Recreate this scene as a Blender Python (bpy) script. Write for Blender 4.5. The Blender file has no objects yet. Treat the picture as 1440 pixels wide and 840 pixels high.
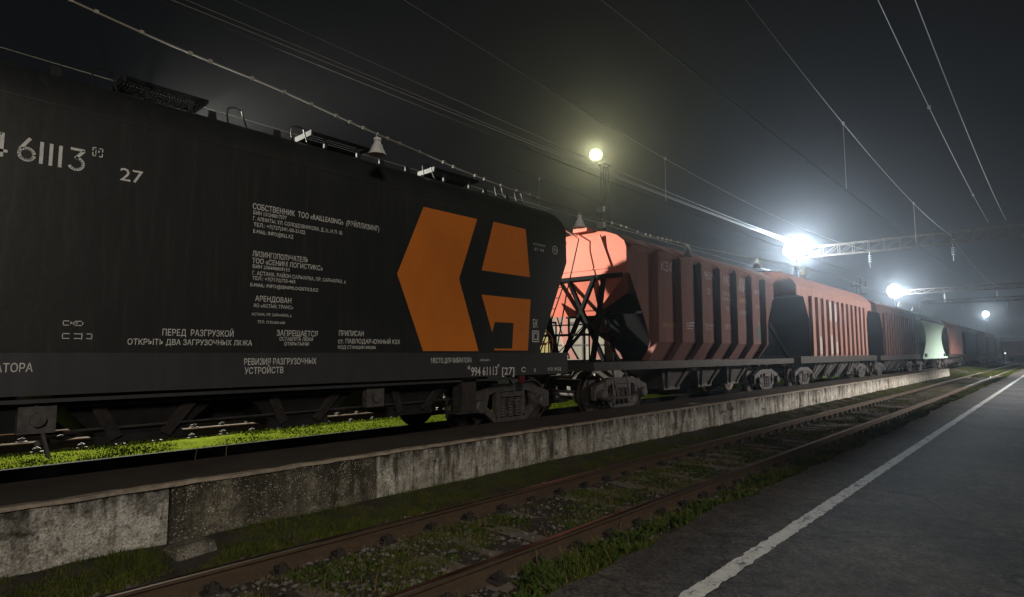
import bpy, math, random
import numpy as np
from mathutils import Vector, Matrix, noise as mnoise
random.seed(7)
rng = np.random.default_rng(7)
S = bpy.context.scene
COL = S.collection
R = math.radians

# ---------------------------------------------------------------- camera
EYE = 1.65
cam = bpy.data.objects.new('camera', bpy.data.cameras.new('camera'))
COL.objects.link(cam)
cam.data.sensor_width = 36.0
cam.data.lens = 20.875
cam.data.clip_end = 2000
cam.location = (0, 0, EYE)
cam.rotation_euler = (R(90 + 5.2006), 0, R(42.526))
S.camera = cam

# ---------------------------------------------------------------- night sky
w = bpy.data.worlds.new('World'); S.world = w
w.use_nodes = True
nt = w.node_tree
bg = nt.nodes['Background']
sky = nt.nodes.new('ShaderNodeTexSky')
sky.sky_type = 'NISHITA'; sky.sun_disc = False
sky.sun_elevation = R(35); sky.sun_rotation = R(200)
hs = nt.nodes.new('ShaderNodeHueSaturation')
hs.inputs['Saturation'].default_value = 0.3
nt.links.new(sky.outputs[0], hs.inputs['Color'])
nt.links.new(hs.outputs[0], bg.inputs['Color'])
bg.inputs['Strength'].default_value = 0.0015

S.view_settings.view_transform = 'Standard'
S.view_settings.look = 'None'
S.view_settings.exposure = 0.0
S.view_settings.gamma = 1.0
S.view_settings.use_curve_mapping = False
S.cycles.use_denoising = True
S.cycles.sample_clamp_indirect = 4.0
S.cycles.max_bounces = 5
S.cycles.volume_bounces = 0

# ---------------------------------------------------------------- lamps
def lamp(name, loc, watts, color=(1, 1, 1), radius=0.25, cone=None, aim=None, blend=.35):
    if cone:
        d = bpy.data.lights.new(name, 'SPOT'); d.spot_size = R(cone); d.spot_blend = blend
    else:
        d = bpy.data.lights.new(name, 'POINT')
    d.energy = watts; d.color = color; d.shadow_soft_size = radius
    o = bpy.data.objects.new(name, d); COL.objects.link(o); o.location = loc
    if aim is not None:
        o.rotation_euler = (Vector(aim) - Vector(loc)).to_track_quat('-Z', 'Y').to_euler()
    return o
WHITE = (0.92, 0.97, 1.0)
COOL = (0.74, 0.88, 1.0)
# yard floodlight low behind the train (hidden by the black wagon)
lamp('yard_light', (-15.6, 4.0, 6.35), 26000, (1.0, 0.97, 0.84), 0.12, 118, (-10.5, 8.0, 0))
# lamps along the station side, out of the frame on the right and behind the photographer
lamp('station_light', (7.0, -5.0, 7.5), 4300, (1.0, 0.92, 0.80), 0.9, 50, (-7.75, 4, 2))
lamp('station_light', (3.5, 4.0, 8.0), 600, (1.0, 0.92, 0.80), 0.4, 92, (.8, 6.0, 0))
lamp('station_light', (14.0, 38.0, 9.0), 37000, (1.0, 0.94, 0.87), 0.25, 84, (-8, 33, 0), .9)
lamp('station_light', (8.0, 68.0, 9.0), 42000, (1.0, 0.95, 0.90), 0.3, 150)
# the lit lamps in view (their housings are built further down)
LAMP_A, LAMP_B, LAMP_C, LAMP_Y = (-14.2, 47, 9.45), (-14.2, 84, 9.05), (-10.23, 150, 9.25), (-29.98, 44, 19.6)
def beam(L, watts, color, fwd=(.55, -.83, -.12)):
    v = Vector(fwd).normalized(); p = Vector(L) + v * .75
    lamp('floodlight_beam', p, watts, color, .35, 168, p + v)
beam(LAMP_A, 19000, COOL); beam(LAMP_B, 12000, COOL); beam(LAMP_C, 5500, COOL, (.3, -.95, -.12)); beam(LAMP_Y, 6000, (1.0, .96, .52))

# ---------------------------------------------------------------- materials
def mat(name, c, rough=0.7, metal=0.0, c2=None, scale=3.0, stretch=(1, 1, 1), lo=0.35, hi=0.65,
        c3=None, scale3=0.6, lo3=0.5, hi3=0.7, stretch3=(1, 1, 1), bump=0.0, bscale=40.0, bdist=0.01, spec=0.4, detail=6.0):
    m = bpy.data.materials.new(name); m.use_nodes = True
    n = m.node_tree.nodes; l = m.node_tree.links
    b = n['Principled BSDF']
    b.inputs['Roughness'].default_value = rough
    b.inputs['Metallic'].default_value = metal
    b.inputs['Specular IOR Level'].default_value = spec
    b.inputs['Base Color'].default_value = (*c, 1)
    if c2 or bump:
        g = n.new('ShaderNodeNewGeometry')
        def nz(sc, st, det=detail):
            mp = n.new('ShaderNodeMapping'); mp.inputs['Scale'].default_value = [s * sc for s in st]
            l.new(g.outputs['Position'], mp.inputs['Vector'])
            t = n.new('ShaderNodeTexNoise'); t.inputs['Scale'].default_value = 1.0
            t.inputs['Detail'].default_value = det; t.inputs['Roughness'].default_value = 0.62
            l.new(mp.outputs[0], t.inputs['Vector'])
            return t.outputs['Fac']
        def ramp(src, a, bb):
            r = n.new('ShaderNodeMapRange'); r.inputs['From Min'].default_value = a; r.inputs['From Max'].default_value = bb
            l.new(src, r.inputs['Value']); return r.outputs['Result']
        cur = None
        if c2:
            mx = n.new('ShaderNodeMix'); mx.data_type = 'RGBA'
            mx.inputs['A'].default_value = (*c, 1); mx.inputs['B'].default_value = (*c2, 1)
            l.new(ramp(nz(scale, stretch), lo, hi), mx.inputs['Factor']); cur = mx.outputs['Result']
        if c3:
            mx = n.new('ShaderNodeMix'); mx.data_type = 'RGBA'
            l.new(cur, mx.inputs['A']); mx.inputs['B'].default_value = (*c3, 1)
            l.new(ramp(nz(scale3, stretch3), lo3, hi3), mx.inputs['Factor']); cur = mx.outputs['Result']
        if cur: l.new(cur, b.inputs['Base Color'])
        if bump:
            bp = n.new('ShaderNodeBump'); bp.inputs['Strength'].default_value = bump; bp.inputs['Distance'].default_value = bdist
            l.new(nz(bscale, (1, 1, 1), 4.0), bp.inputs['Height']); l.new(bp.outputs[0], b.inputs['Normal'])
    return m
def glow(name, c, s):
    m = bpy.data.materials.new(name); m.use_nodes = True
    n = m.node_tree.nodes; b = n['Principled BSDF']
    b.inputs['Emission Color'].default_value = (*c, 1); b.inputs['Emission Strength'].default_value = s
    b.inputs['Base Color'].default_value = (0.8, 0.8, 0.8, 1)
    return m

ST = (0.9, 2.2, 0.25)       # streaks running down a side
M = {}
M['black_paint'] = mat('black_paint', (.0165, .0178, .0178), .45, c2=(.0215, .0225, .022), scale=1.6, stretch=ST, c3=(.040, .037, .032), scale3=4, lo3=.52, hi3=.85, stretch3=(1, 3, .22), bump=.16, bscale=1.4, bdist=.06, spec=.35)
M['black_sill'] = mat('black_sill', (.030, .030, .034), .55, c2=(.040, .039, .041), scale=3, stretch=ST, bump=.08, bscale=8)
M['orange_paint'] = mat('orange_paint', (.62, .175, .018), .55, c2=(.54, .15, .02), scale=1.3, stretch=(1, 1, .6), c3=(.34, .105, .025), scale3=14, lo3=.62, hi3=.78, stretch3=(1, 1, .8))
M['lettering'] = mat('white_lettering', (.62, .61, .58), .7, c2=(.42, .41, .39), scale=22, lo=.45, hi=.75)
M['lettering_worn'] = mat('worn_lettering', (.36, .33, .32), .8, c2=(.16, .10, .10), scale=18, lo=.4, hi=.65)
M['yellow_worn'] = mat('worn_yellow_lettering', (.42, .30, .08), .8, c2=(.2, .10, .06), scale=18, lo=.4, hi=.65)
M['steel_dark'] = mat('dark_steel', (.028, .027, .028), .6, .3, c2=(.06, .05, .045), scale=9, bump=.15, bscale=25)
M['bogie_steel'] = mat('bogie_steel', (.05, .045, .045), .65, .2, c2=(.10, .09, .085), scale=9, bump=.2, bscale=25)
M['dull_steel'] = mat('dull_steel', (.014, .014, .014), .8, .0, c2=(.009, .009, .009), scale=14)
M['chute_black'] = mat('black_hopper_steel', (.014, .013, .013), .8, c2=(.024, .022, .021), scale=6, bump=.2, bscale=20, spec=.15)  # near-black hopper steel, darker than the stiffener bars
M['galv'] = mat('galvanised_steel', (.45, .45, .44), .45, .6, c2=(.3, .3, .29), scale=14)
M['wheel_steel'] = mat('wheel_steel', (.035, .03, .028), .6, .5, c2=(.07, .05, .04), scale=8)
M['tyre_steel'] = mat('polished_tread', (.4, .38, .36), .3, 1.0)
M['red_paint'] = mat('faded_red_paint', (.31, .074, .046), .75, c2=(.26, .063, .041), scale=1.6, stretch=ST, c3=(.15, .062, .048), scale3=4.0, lo3=.56, hi3=.85, stretch3=(1, 2.5, .35), bump=.08, bscale=6, bdist=.02)
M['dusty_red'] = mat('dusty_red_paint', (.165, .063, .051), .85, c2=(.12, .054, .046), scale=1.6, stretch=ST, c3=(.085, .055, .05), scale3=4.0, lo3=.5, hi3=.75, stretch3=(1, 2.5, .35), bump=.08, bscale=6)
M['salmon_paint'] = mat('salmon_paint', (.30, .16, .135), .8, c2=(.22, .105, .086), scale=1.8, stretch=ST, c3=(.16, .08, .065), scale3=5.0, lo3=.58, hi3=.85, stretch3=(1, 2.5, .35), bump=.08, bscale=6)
M['brown_paint'] = mat('brown_paint', (.088, .038, .034), .75, c2=(.055, .03, .028), scale=1.8, stretch=ST, bump=.08, bscale=6)
M['mint_paint'] = mat('mint_paint', (.50, .68, .56), .6, c2=(.43, .60, .49), scale=1.3, stretch=ST, c3=(.2, .25, .2), scale3=4, lo3=.62, hi3=.9, stretch3=(1, 2.5, .3))
M['cream_paint'] = mat('cream_paint', (.17, .155, .125), .8, c2=(.10, .095, .08), scale=1.5, stretch=ST)
M['ochre_paint'] = mat('yellow_paint', (.19, .155, .055), .8, c2=(.14, .115, .05), scale=1.5, stretch=ST)
M['dark_green'] = mat('dark_green_paint', (.03, .045, .04), .7, c2=(.045, .05, .045), scale=1.5, stretch=ST)
M['crimson_paint'] = mat('crimson_paint', (.24, .022, .022), .7, c2=(.17, .018, .018), scale=1.5, stretch=ST)
M['brake_red'] = mat('dark_brake_red', (.07, .008, .008), .7)
M['patch'] = mat('pale_patch', (.42, .38, .36), .8, c2=(.3, .22, .2), scale=9)
M['rust_rail'] = mat('rusty_rail', (.052, .035, .022), .95, .0, c2=(.078, .048, .027), scale=6, stretch=(1, .6, 3), c3=(.045, .031, .023), scale3=17, lo3=.5, hi3=.75, bump=.2, bscale=60)
M['rail_head'] = mat('worn_rail_head', (.30, .27, .245), .36, 1.0, c2=(.15, .115, .092), scale=5, stretch=(1, .3, 1))
M['sleeper'] = mat('weathered_sleeper', (.085, .07, .058), .9, c2=(.15, .13, .11), scale=9, stretch=(.6, 4, 4), bump=.4, bscale=30)
M['concrete_sleeper'] = mat('concrete_sleeper', (.3, .28, .25), .9, c2=(.2, .18, .16), scale=9, bump=.3, bscale=30)
def asphalt():
    m = mat('asphalt', (.062, .056, .050), .9, c2=(.034, .031, .029), scale=.55, lo=.42, hi=.58, c3=(.105, .098, .09), scale3=60, lo3=.56, hi3=.74, bump=.8, bscale=75, bdist=.008, spec=.22)
    n = m.node_tree.nodes; l = m.node_tree.links; b = n['Principled BSDF']
    src = b.inputs['Base Color'].links[0].from_socket
    g = n.new('ShaderNodeNewGeometry')
    def noise(sc, det=5):
        t = n.new('ShaderNodeTexNoise'); t.inputs['Scale'].default_value = sc; t.inputs['Detail'].default_value = det; t.inputs['Roughness'].default_value = .7
        l.new(g.outputs['Position'], t.inputs['Vector']); return t
    def rng_(s_, a0, a1, o0=0., o1=1.):
        r = n.new('ShaderNodeMapRange'); r.inputs['From Min'].default_value = a0; r.inputs['From Max'].default_value = a1; r.inputs['To Min'].default_value = o0; r.inputs['To Max'].default_value = o1
        l.new(s_, r.inputs['Value']); return r.outputs[0]
    def mulc(a_, f):
        mx = n.new('ShaderNodeMix'); mx.data_type = 'RGBA'; mx.blend_type = 'MULTIPLY'; mx.inputs['Factor'].default_value = 1
        l.new(a_, mx.inputs['A']); l.new(f, mx.inputs['B']); return mx.outputs['Result']
    c = mulc(src, rng_(noise(7.0).outputs['Fac'], .34, .66, .52, 1.5))
    c = mulc(c, rng_(noise(28.0, 3).outputs['Fac'], .32, .68, .55, 1.5))
    mp = n.new('ShaderNodeVectorMath'); mp.operation = 'MULTIPLY_ADD'; mp.inputs[1].default_value = (.6, .6, .6)
    l.new(noise(1.6).outputs['Color'], mp.inputs[0]); l.new(g.outputs['Position'], mp.inputs[2])
    v = n.new('ShaderNodeTexVoronoi'); v.feature = 'DISTANCE_TO_EDGE'; v.inputs['Scale'].default_value = .42; l.new(mp.outputs[0], v.inputs['Vector'])
    c = mulc(c, rng_(v.outputs['Distance'], .002, .010, .35, 1.0))
    l.new(c, b.inputs['Base Color'])
    return m
M['asphalt'] = asphalt()
M['loading_top'] = mat('loading_platform_asphalt', (.068, .057, .049), .95, c2=(.046, .040, .035), scale=1.4, c3=(.05, .042, .035), scale3=60, lo3=.56, hi3=.78, bump=.5, bscale=80, bdist=.008, spec=.1)
M['coping'] = mat('coping_concrete', (.34, .28, .215), .9, c2=(.17, .14, .11), scale=8, bump=.6, bscale=35, bdist=.015)
M['dirt'] = mat('dirt_and_ballast', (.060, .050, .042), .95, c2=(.032, .028, .024), scale=3.2, c3=(.13, .115, .10), scale3=42, lo3=.58, hi3=.74, bump=.9, bscale=38, bdist=.03, spec=.15)
M['gravel'] = mat('gravel_stone', (.17, .155, .14), .9, c2=(.07, .062, .055), scale=7)
M['pale_litter'] = mat('pale_litter', (.38, .36, .34), .8)
M['white_ceramic'] = mat('white_enamel', (.62, .62, .60), .3, c2=(.5, .5, .48), scale=12)
M['reflector'] = mat('lamp_reflector', (.62, .55, .42), .35, .3)
M['cable'] = mat('cable_sheath', (.22, .20, .17), .7)
M['wire'] = mat('copper_wire', (.30, .29, .27), .5, .5)
M['wire_dark'] = mat('black_wire', (.012, .012, .012), .7)
M['truss'] = mat('painted_truss_steel', (.17, .14, .11), .7, .0, c2=(.11, .085, .065), scale=3)
M['mast_steel'] = mat('dull_mast_steel', (.045, .042, .04), .8)
M['black_ballast'] = mat('black_ballast_stone', (.016, .014, .012), .95, c2=(.03, .026, .022), scale=9, bump=.8, bscale=30, bdist=.03, spec=.05)  # near-black ballast, darker than the rest of the ground
M['lawn'] = mat('lawn_soil', (.018, .028, .002), .95, c2=(.032, .036, .004), scale=5, bump=.8, bscale=60, bdist=.03, spec=.0)
M['black_and_shade'] = mat('black_steel_and_shade', (.0045, .0045, .005), .9, spec=.06)  # black steel, also stands in for silhouetted struts and shaded wagon ends
M['dark_rust'] = mat('dark_oily_rust', (.022, .013, .007), .95, c2=(.013, .008, .005), scale=8, spec=.02)
M['insulator'] = mat('insulator_glass', (.5, .5, .48), .3)
M['lamp_white'] = glow('lit_white_lens', (.93, .97, 1.0), 45)
M['lamp_yellow'] = glow('lit_yellow_lens', (1.0, .93, .36), 9)
M['signal_white'] = glow('signal_white', (1.0, .9, .8), 3)

# worn road marking: paint broken through to asphalt
def worn_paint():
    m = mat('worn_white_line', (.50, .49, .46), .8, c2=(.36, .35, .33), scale=13, bump=.4, bscale=110, bdist=.005)
    n = m.node_tree.nodes; l = m.node_tree.links
    b = n['Principled BSDF']; src = b.inputs['Base Color'].links[0].from_socket
    g = n.new('ShaderNodeNewGeometry')
    mp = n.new('ShaderNodeMapping'); mp.inputs['Scale'].default_value = (9, 5, 9); l.new(g.outputs['Position'], mp.inputs['Vector'])
    t = n.new('ShaderNodeTexNoise'); t.inputs['Scale'].default_value = 1; t.inputs['Roughness'].default_value = .78; t.inputs['Detail'].default_value = 9; l.new(mp.outputs[0], t.inputs['Vector'])
    r = n.new('ShaderNodeMapRange'); r.inputs['From Min'].default_value = .54; r.inputs['From Max'].default_value = .60; l.new(t.outputs['Fac'], r.inputs['Value'])
    mx = n.new('ShaderNodeMix'); mx.data_type = 'RGBA'; l.new(src, mx.inputs['A']); mx.inputs['B'].default_value = (.085, .08, .075, 1)
    l.new(r.outputs[0], mx.inputs['Factor']); l.new(mx.outputs['Result'], b.inputs['Base Color'])
    return m
M['line'] = worn_paint()

# old concrete wall: pale slab, dark run-off streaks from the top, moss, exposed pebbles
def wall_mat(name, pale, mid, dark, pebbles, streak=(.42, .62), seed=0.0):
    m = bpy.data.materials.new(name); m.use_nodes = True
    n = m.node_tree.nodes; l = m.node_tree.links; b = n['Principled BSDF']
    b.inputs['Roughness'].default_value = .92; b.inputs['Specular IOR Level'].default_value = .15
    g = n.new('ShaderNodeNewGeometry')
    def nz(sc, det=7, rough=.65):
        mp = n.new('ShaderNodeMapping'); mp.inputs['Scale'].default_value = sc; mp.inputs['Location'].default_value = (seed, seed * 1.7, seed * .3)
        l.new(g.outputs['Position'], mp.inputs['Vector'])
        t = n.new('ShaderNodeTexNoise'); t.inputs['Scale'].default_value = 1; t.inputs['Detail'].default_value = det; t.inputs['Roughness'].default_value = rough
        l.new(mp.outputs[0], t.inputs['Vector']); return t.outputs['Fac']
    def rg(s, a, c, o0=0.0, o1=1.0):
        r = n.new('ShaderNodeMapRange'); r.inputs['From Min'].default_value = a; r.inputs['From Max'].default_value = c
        r.inputs['To Min'].default_value = o0; r.inputs['To Max'].default_value = o1
        l.new(s, r.inputs['Value']); return r.outputs['Result']
    def mix(a, bcol, f):
        mx = n.new('ShaderNodeMix'); mx.data_type = 'RGBA'
        if isinstance(a, tuple): mx.inputs['A'].default_value = (*a, 1)
        else: l.new(a, mx.inputs['A'])
        mx.inputs['B'].default_value = (*bcol, 1); l.new(f, mx.inputs['Factor']); return mx.outputs['Result']
    def mul(a, c):
        x = n.new('ShaderNodeMath'); x.operation = 'MULTIPLY'; l.new(a, x.inputs[0]); l.new(c, x.inputs[1]); return x.outputs[0]
    c = mix(pale, mid, rg(nz((4, 4, 4), 9, .75), .42, .58))
    c = mix(c, dark, rg(nz((16, 16, 13), 6, .7), .54, .66, 0, .8))
    c = mix(c, dark, rg(nz((2.5, 5.5, .7)), streak[0], streak[1]))            # run-off streaks
    c = mix(c, (.035, .034, .022), rg(nz((5, 2.2, 4)), .56, .70))            # moss blotches
    sx = n.new('ShaderNodeSeparateXYZ'); l.new(g.outputs['Position'], sx.inputs[0])
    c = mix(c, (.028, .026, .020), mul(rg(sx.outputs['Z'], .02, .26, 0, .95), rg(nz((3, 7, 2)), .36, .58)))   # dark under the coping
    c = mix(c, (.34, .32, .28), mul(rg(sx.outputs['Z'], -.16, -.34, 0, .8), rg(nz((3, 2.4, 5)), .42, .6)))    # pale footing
    if pebbles:
        v = n.new('ShaderNodeTexVoronoi'); v.inputs['Scale'].default_value = 42; l.new(g.outputs['Position'], v.inputs['Vector'])
        c = mix(c, (.46, .42, .36), mul(rg(v.outputs['Distance'], .34, .20), rg(nz((7, 7, 7)), .44, .56)))
    mx = n.new('ShaderNodeMix'); mx.data_type = 'RGBA'; mx.blend_type = 'MULTIPLY'; mx.inputs['Factor'].default_value = 1
    l.new(c, mx.inputs['A']); l.new(rg(nz((48, 48, 48), 4, .7), .32, .68, .45, 1.5), mx.inputs['B']); c = mx.outputs['Result']
    l.new(c, b.inputs['Base Color'])
    bp = n.new('ShaderNodeBump'); bp.inputs['Strength'].default_value = 1.0; bp.inputs['Distance'].default_value = .03
    l.new(nz((26, 26, 26), 5), bp.inputs['Height']); l.new(bp.outputs[0], b.inputs['Normal'])
    return m
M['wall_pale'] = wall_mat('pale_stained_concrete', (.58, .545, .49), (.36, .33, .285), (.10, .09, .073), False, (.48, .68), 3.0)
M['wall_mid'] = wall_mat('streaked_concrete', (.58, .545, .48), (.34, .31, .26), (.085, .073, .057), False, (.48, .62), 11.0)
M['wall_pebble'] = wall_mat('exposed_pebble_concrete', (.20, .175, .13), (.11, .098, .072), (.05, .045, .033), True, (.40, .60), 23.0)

def grass_mat(name, a, b_, c, scale=2.2):
    m = mat(name, a, .75, c2=b_, scale=scale, c3=c, scale3=scale * 3.3, lo3=.5, hi3=.72, spec=.15)
    m.node_tree.nodes['Principled BSDF'].inputs['Roughness'].default_value = 1.0
    m.node_tree.nodes['Principled BSDF'].inputs['Specular IOR Level'].default_value = 0.0
    return m
M['grass'] = grass_mat('grass_blades', (.042, .062, .012), (.080, .098, .017), (.125, .10, .04), 3.5)
M['grass_lit'] = grass_mat('short_lawn_grass', (.017, .030, .0018), (.026, .036, .0025), (.034, .035, .006), 2.6)
M['weed'] = grass_mat('weed_leaves', (.026, .046, .010), (.045, .066, .016), (.075, .075, .032), 5.0)
M['dry'] = grass_mat('dry_stalks', (.15, .11, .055), (.1, .08, .04), (.08, .07, .03), 3.0)

# ---------------------------------------------------------------- mesh builder
class MB:
    def __init__(s): s.v = []; s.f = []; s.m = []
    def add(s, vs, fs, mi=0):
        o = len(s.v); s.v += [tuple(p) for p in vs]
        s.f += [tuple(i + o for i in f) for f in fs]; s.m += [mi] * len(fs); return s
    BF = [(0, 3, 2, 1), (4, 5, 6, 7), (0, 1, 5, 4), (1, 2, 6, 5), (2, 3, 7, 6), (3, 0, 4, 7)]
    def box(s, x0, x1, y0, y1, z0, z1, mi=0):
        return s.add([(x0, y0, z0), (x1, y0, z0), (x1, y1, z0), (x0, y1, z0), (x0, y0, z1), (x1, y0, z1), (x1, y1, z1), (x0, y1, z1)], MB.BF, mi)
    def beam(s, p, q, a=.06, b=.06, mi=0, up=(0, 0, 1)):
        p = Vector(p); q = Vector(q); d = (q - p).normalized(); u = Vector(up)
        if abs(d.dot(u)) > .97: u = Vector((1, 0, 0))
        x = d.cross(u).normalized() * a / 2; y = x.cross(d).normalized() * b / 2
        vs = [p - x - y, p + x - y, p + x + y, p - x + y, q - x - y, q + x - y, q + x + y, q - x + y]
        return s.add(vs, [(0, 1, 2, 3), (7, 6, 5, 4), (0, 4, 5, 1), (1, 5, 6, 2), (2, 6, 7, 3), (3, 7, 4, 0)], mi)
    def tube(s, pts, r=.015, n=6, mi=0):
        pts = [Vector(p) for p in pts]; vs = []; fs = []
        for i, p in enumerate(pts):
            d = (pts[min(i + 1, len(pts) - 1)] - pts[max(i - 1, 0)]).normalized()
            u = Vector((0, 0, 1)) if abs(d.z) < .9 else Vector((1, 0, 0))
            a = d.cross(u).normalized(); b = a.cross(d)
            for k in range(n):
                t = 2 * math.pi * k / n; vs.append(p + a * r * math.cos(t) + b * r * math.sin(t))
        for i in range(len(pts) - 1):
            for k in range(n):
                fs.append((i * n + k, i * n + (k + 1) % n, (i + 1) * n + (k + 1) % n, (i + 1) * n + k))
        fs.append(tuple(range(n))[::-1]); fs.append(tuple((len(pts) - 1) * n + k for k in range(n)))
        return s.add(vs, fs, mi)
    def lathe(s, prof, o=(0, 0, 0), axis='z', n=20, mi=0):
        vs = []; fs = []
        for r, h in prof:
            for k in range(n):
                t = 2 * math.pi * k / n; a, b = r * math.cos(t), r * math.sin(t)
                p = (a, b, h) if axis == 'z' else ((h, a, b) if axis == 'x' else (b, h, a))
                vs.append((p[0] + o[0], p[1] + o[1], p[2] + o[2]))
        for i in range(len(prof) - 1):
            for k in range(n): fs.append((i * n + k, i * n + (k + 1) % n, (i + 1) * n + (k + 1) % n, (i + 1) * n + k))
        fs.append(tuple(range(n))[::-1]); fs.append(tuple((len(prof) - 1) * n + k for k in range(n)))
        return s.add(vs, fs, mi)
    def prism(s, poly, fn, t0, t1, mi=0):
        n = len(poly)
        vs = [fn(a, b, t0) for a, b in poly] + [fn(a, b, t1) for a, b in poly]
        fs = [tuple(range(n))[::-1], tuple(range(n, 2 * n))] + [(i, (i + 1) % n, n + (i + 1) % n, n + i) for i in range(n)]
        return s.add(vs, fs, mi)
    def loft(s, lev, mi=0, y0=0.0, caps=True, x0=0.0):
        """levels (z, half width, half length front, half length back)"""
        vs = []; fs = []
        for L in lev:
            z, wd, lf = L[:3]; lb = L[3] if len(L) > 3 else lf
            vs += [(x0 - wd, y0 - lf, z), (x0 + wd, y0 - lf, z), (x0 + wd, y0 + lb, z), (x0 - wd, y0 + lb, z)]
        for i in range(len(lev) - 1):
            for k in range(4): fs.append((i * 4 + k, i * 4 + (k + 1) % 4, i * 4 + 4 + (k + 1) % 4, i * 4 + 4 + k))
        if caps: fs.append((3, 2, 1, 0)); t = 4 * len(lev) - 4; fs.append((t, t + 1, t + 2, t + 3))
        return s.add(vs, fs, mi)
    def build(s, name, mats, parent=None, smooth=None, loc=None, fix=True):
        me = bpy.data.meshes.new(name); me.from_pydata(s.v, [], s.f)
        for m in (mats if isinstance(mats, (list, tuple)) else [mats]): me.materials.append(M[m] if isinstance(m, str) else m)
        me.polygons.foreach_set('material_index', s.m)
        if fix:
            import bmesh
            bm = bmesh.new(); bm.from_mesh(me); bmesh.ops.recalc_face_normals(bm, faces=bm.faces); bm.to_mesh(me); bm.free()
        if smooth:
            me.polygons.foreach_set('use_smooth', [True] * len(me.polygons)); me.set_sharp_from_angle(angle=R(smooth))
        me.update()
        o = bpy.data.objects.new(name, me); COL.objects.link(o)
        if parent: o.parent = parent
        if loc: o.location = loc
        return o
def tag(o, label, cat=None, group=None, kind=None):
    if label: o['label'] = label
    if cat: o['category'] = cat
    if group: o['group'] = group
    if kind: o['kind'] = kind
    return o
def empty(name, loc, label, cat, group=None, rz=0.0):
    o = bpy.data.objects.new(name, None); COL.objects.link(o); o.location = loc; o.rotation_euler.z = rz
    o.empty_display_size = .3
    return tag(o, label, cat, group)
def struct(o): o['kind'] = 'structure'; return o
def copy_tree(o, parent=None):
    c = o.copy(); COL.objects.link(c)
    if parent: c.parent = parent
    for ch in list(o.children): copy_tree(ch, c)
    return c

# ================================================================ GROUND
RAIL_TRAIN, RAIL_FORE, LP_Z = 0.15, -0.167, 0.33
def fbm(x, y, sc=1.0, o=3): return mnoise.fractal(Vector((x * sc, y * sc, 3.1)), 1.0, 2.0, o)
def gz(x, y):
    t = min(max((-6.2 - x) / 1.6, 0), 1); t = t * t * (3 - 2 * t)
    z = -.345 + t * .30
    if -6.75 < x < -5.5: z += .05 * (-5.5 - x) / 1.2
    if -3.6 < x < -2.4: z += .13 * min(1, (x + 3.6) / .8)
    if -12.6 < x < -8 : z += 0.0
    return z + .022 * fbm(x, y, 1.7) * (1 if x > -7 else .6)
xs = np.concatenate([np.linspace(-95, -20, 16), np.linspace(-18, -9, 26), np.linspace(-8.8, -2.2, 56), [-1, 10, 40, 95]])
ys = np.concatenate([np.linspace(-50, -3, 12), np.linspace(-2, 16, 120), np.linspace(16.4, 66, 90), np.linspace(68, 130, 34), [150, 180, 230, 300, 420, 560]])
mb = MB()
mb.v = [(float(x), float(y), gz(float(x), float(y))) for y in ys for x in xs]
nx = len(xs)
mb.f = [(j * nx + i, j * nx + i + 1, (j + 1) * nx + i + 1, (j + 1) * nx + i) for j in range(len(ys) - 1) for i in range(nx - 1)]
mb.m = [0] * len(mb.f)
struct(mb.build('ground', 'dirt', smooth=80))

mb = MB(); by = np.linspace(-20, 140, 120); n = len(by)
for x, z in ((-12.7, -.035), (-13.2, -.012), (-22, -.012), (-40, -.02)): mb.v += [(x + (.12 * fbm(x, float(y), .9) if x > -13 else 0), float(y), z) for y in by]
mb.f = [(k * n + i, k * n + i + 1, (k + 1) * n + i + 1, (k + 1) * n + i) for k in range(3) for i in range(n - 1)]; mb.m = [0] * len(mb.f)
struct(mb.build('track_bed', 'black_ballast'))
mb = MB(); by = np.linspace(-12, 75, 200); n = len(by)
for x, z in ((-10.25, -.035), (-10.6, .0), (-12.3, .0), (-12.7, -.03)): mb.v += [(x + .06 * fbm(x, float(y), 1.5), float(y), z + .015 * fbm(x, float(y), 2.5)) for y in by]
mb.f = [(k * n + i, k * n + i + 1, (k + 1) * n + i + 1, (k + 1) * n + i) for k in range(3) for i in range(n - 1)]; mb.m = [0] * len(mb.f)
struct(mb.build('grass_strip_soil', 'lawn', smooth=80))

# platform the photographer stands on, ragged left edge
mb = MB(); py = np.concatenate([np.linspace(-40, 1, 20), np.linspace(1.2, 30, 190), np.linspace(31, 110, 120), [140, 200, 260]])
n = len(py)
ed = [-2.72 + .10 * fbm(.3, float(y), .55) + .05 * fbm(5.3, float(y), 4.0) for y in py]
for z in (-.6, 0.0): mb.v += [(e, float(y), z) for e, y in zip(ed, py)]
mb.v += [(40.0, float(y), 0.0) for y in py] + [(40.0, float(y), -.6) for y in py]
for i in range(n - 1):
    mb.f += [(i, i + 1, n + i + 1, n + i), (n + i, n + i + 1, 2 * n + i + 1, 2 * n + i), (2 * n + i, 2 * n + i + 1, 3 * n + i + 1, 3 * n + i)]
mb.f += [(0, n, 2 * n, 3 * n), (n - 1, 2 * n - 1, 3 * n - 1, 4 * n - 1)]
mb.m = [0] * len(mb.f)
struct(mb.build('station_platform', 'asphalt'))
mb = MB(); ly = np.concatenate([np.linspace(-6, 14, 500), np.linspace(14.2, 60, 160), np.linspace(62, 200, 30)]); n = len(ly)
for sgn in (-1, 1):
    mb.v += [(-1.945 + sgn * .066 + .020 * fbm(sgn * 7, float(y), 9, 4), float(y), .004) for y in ly]
mb.f = [(i, n + i, n + i + 1, i + 1) for i in range(n - 1)]; mb.m = [0] * len(mb.f)
struct(mb.build('platform_line', 'line'))

# loading platform between the tracks: asphalt top, concrete panels, coping
mb = MB(); mb.box(-8.0, -6.80, -30, 60.35, -.6, LP_Z - .008); struct(mb.build('loading_platform', 'loading_top'))
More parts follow.
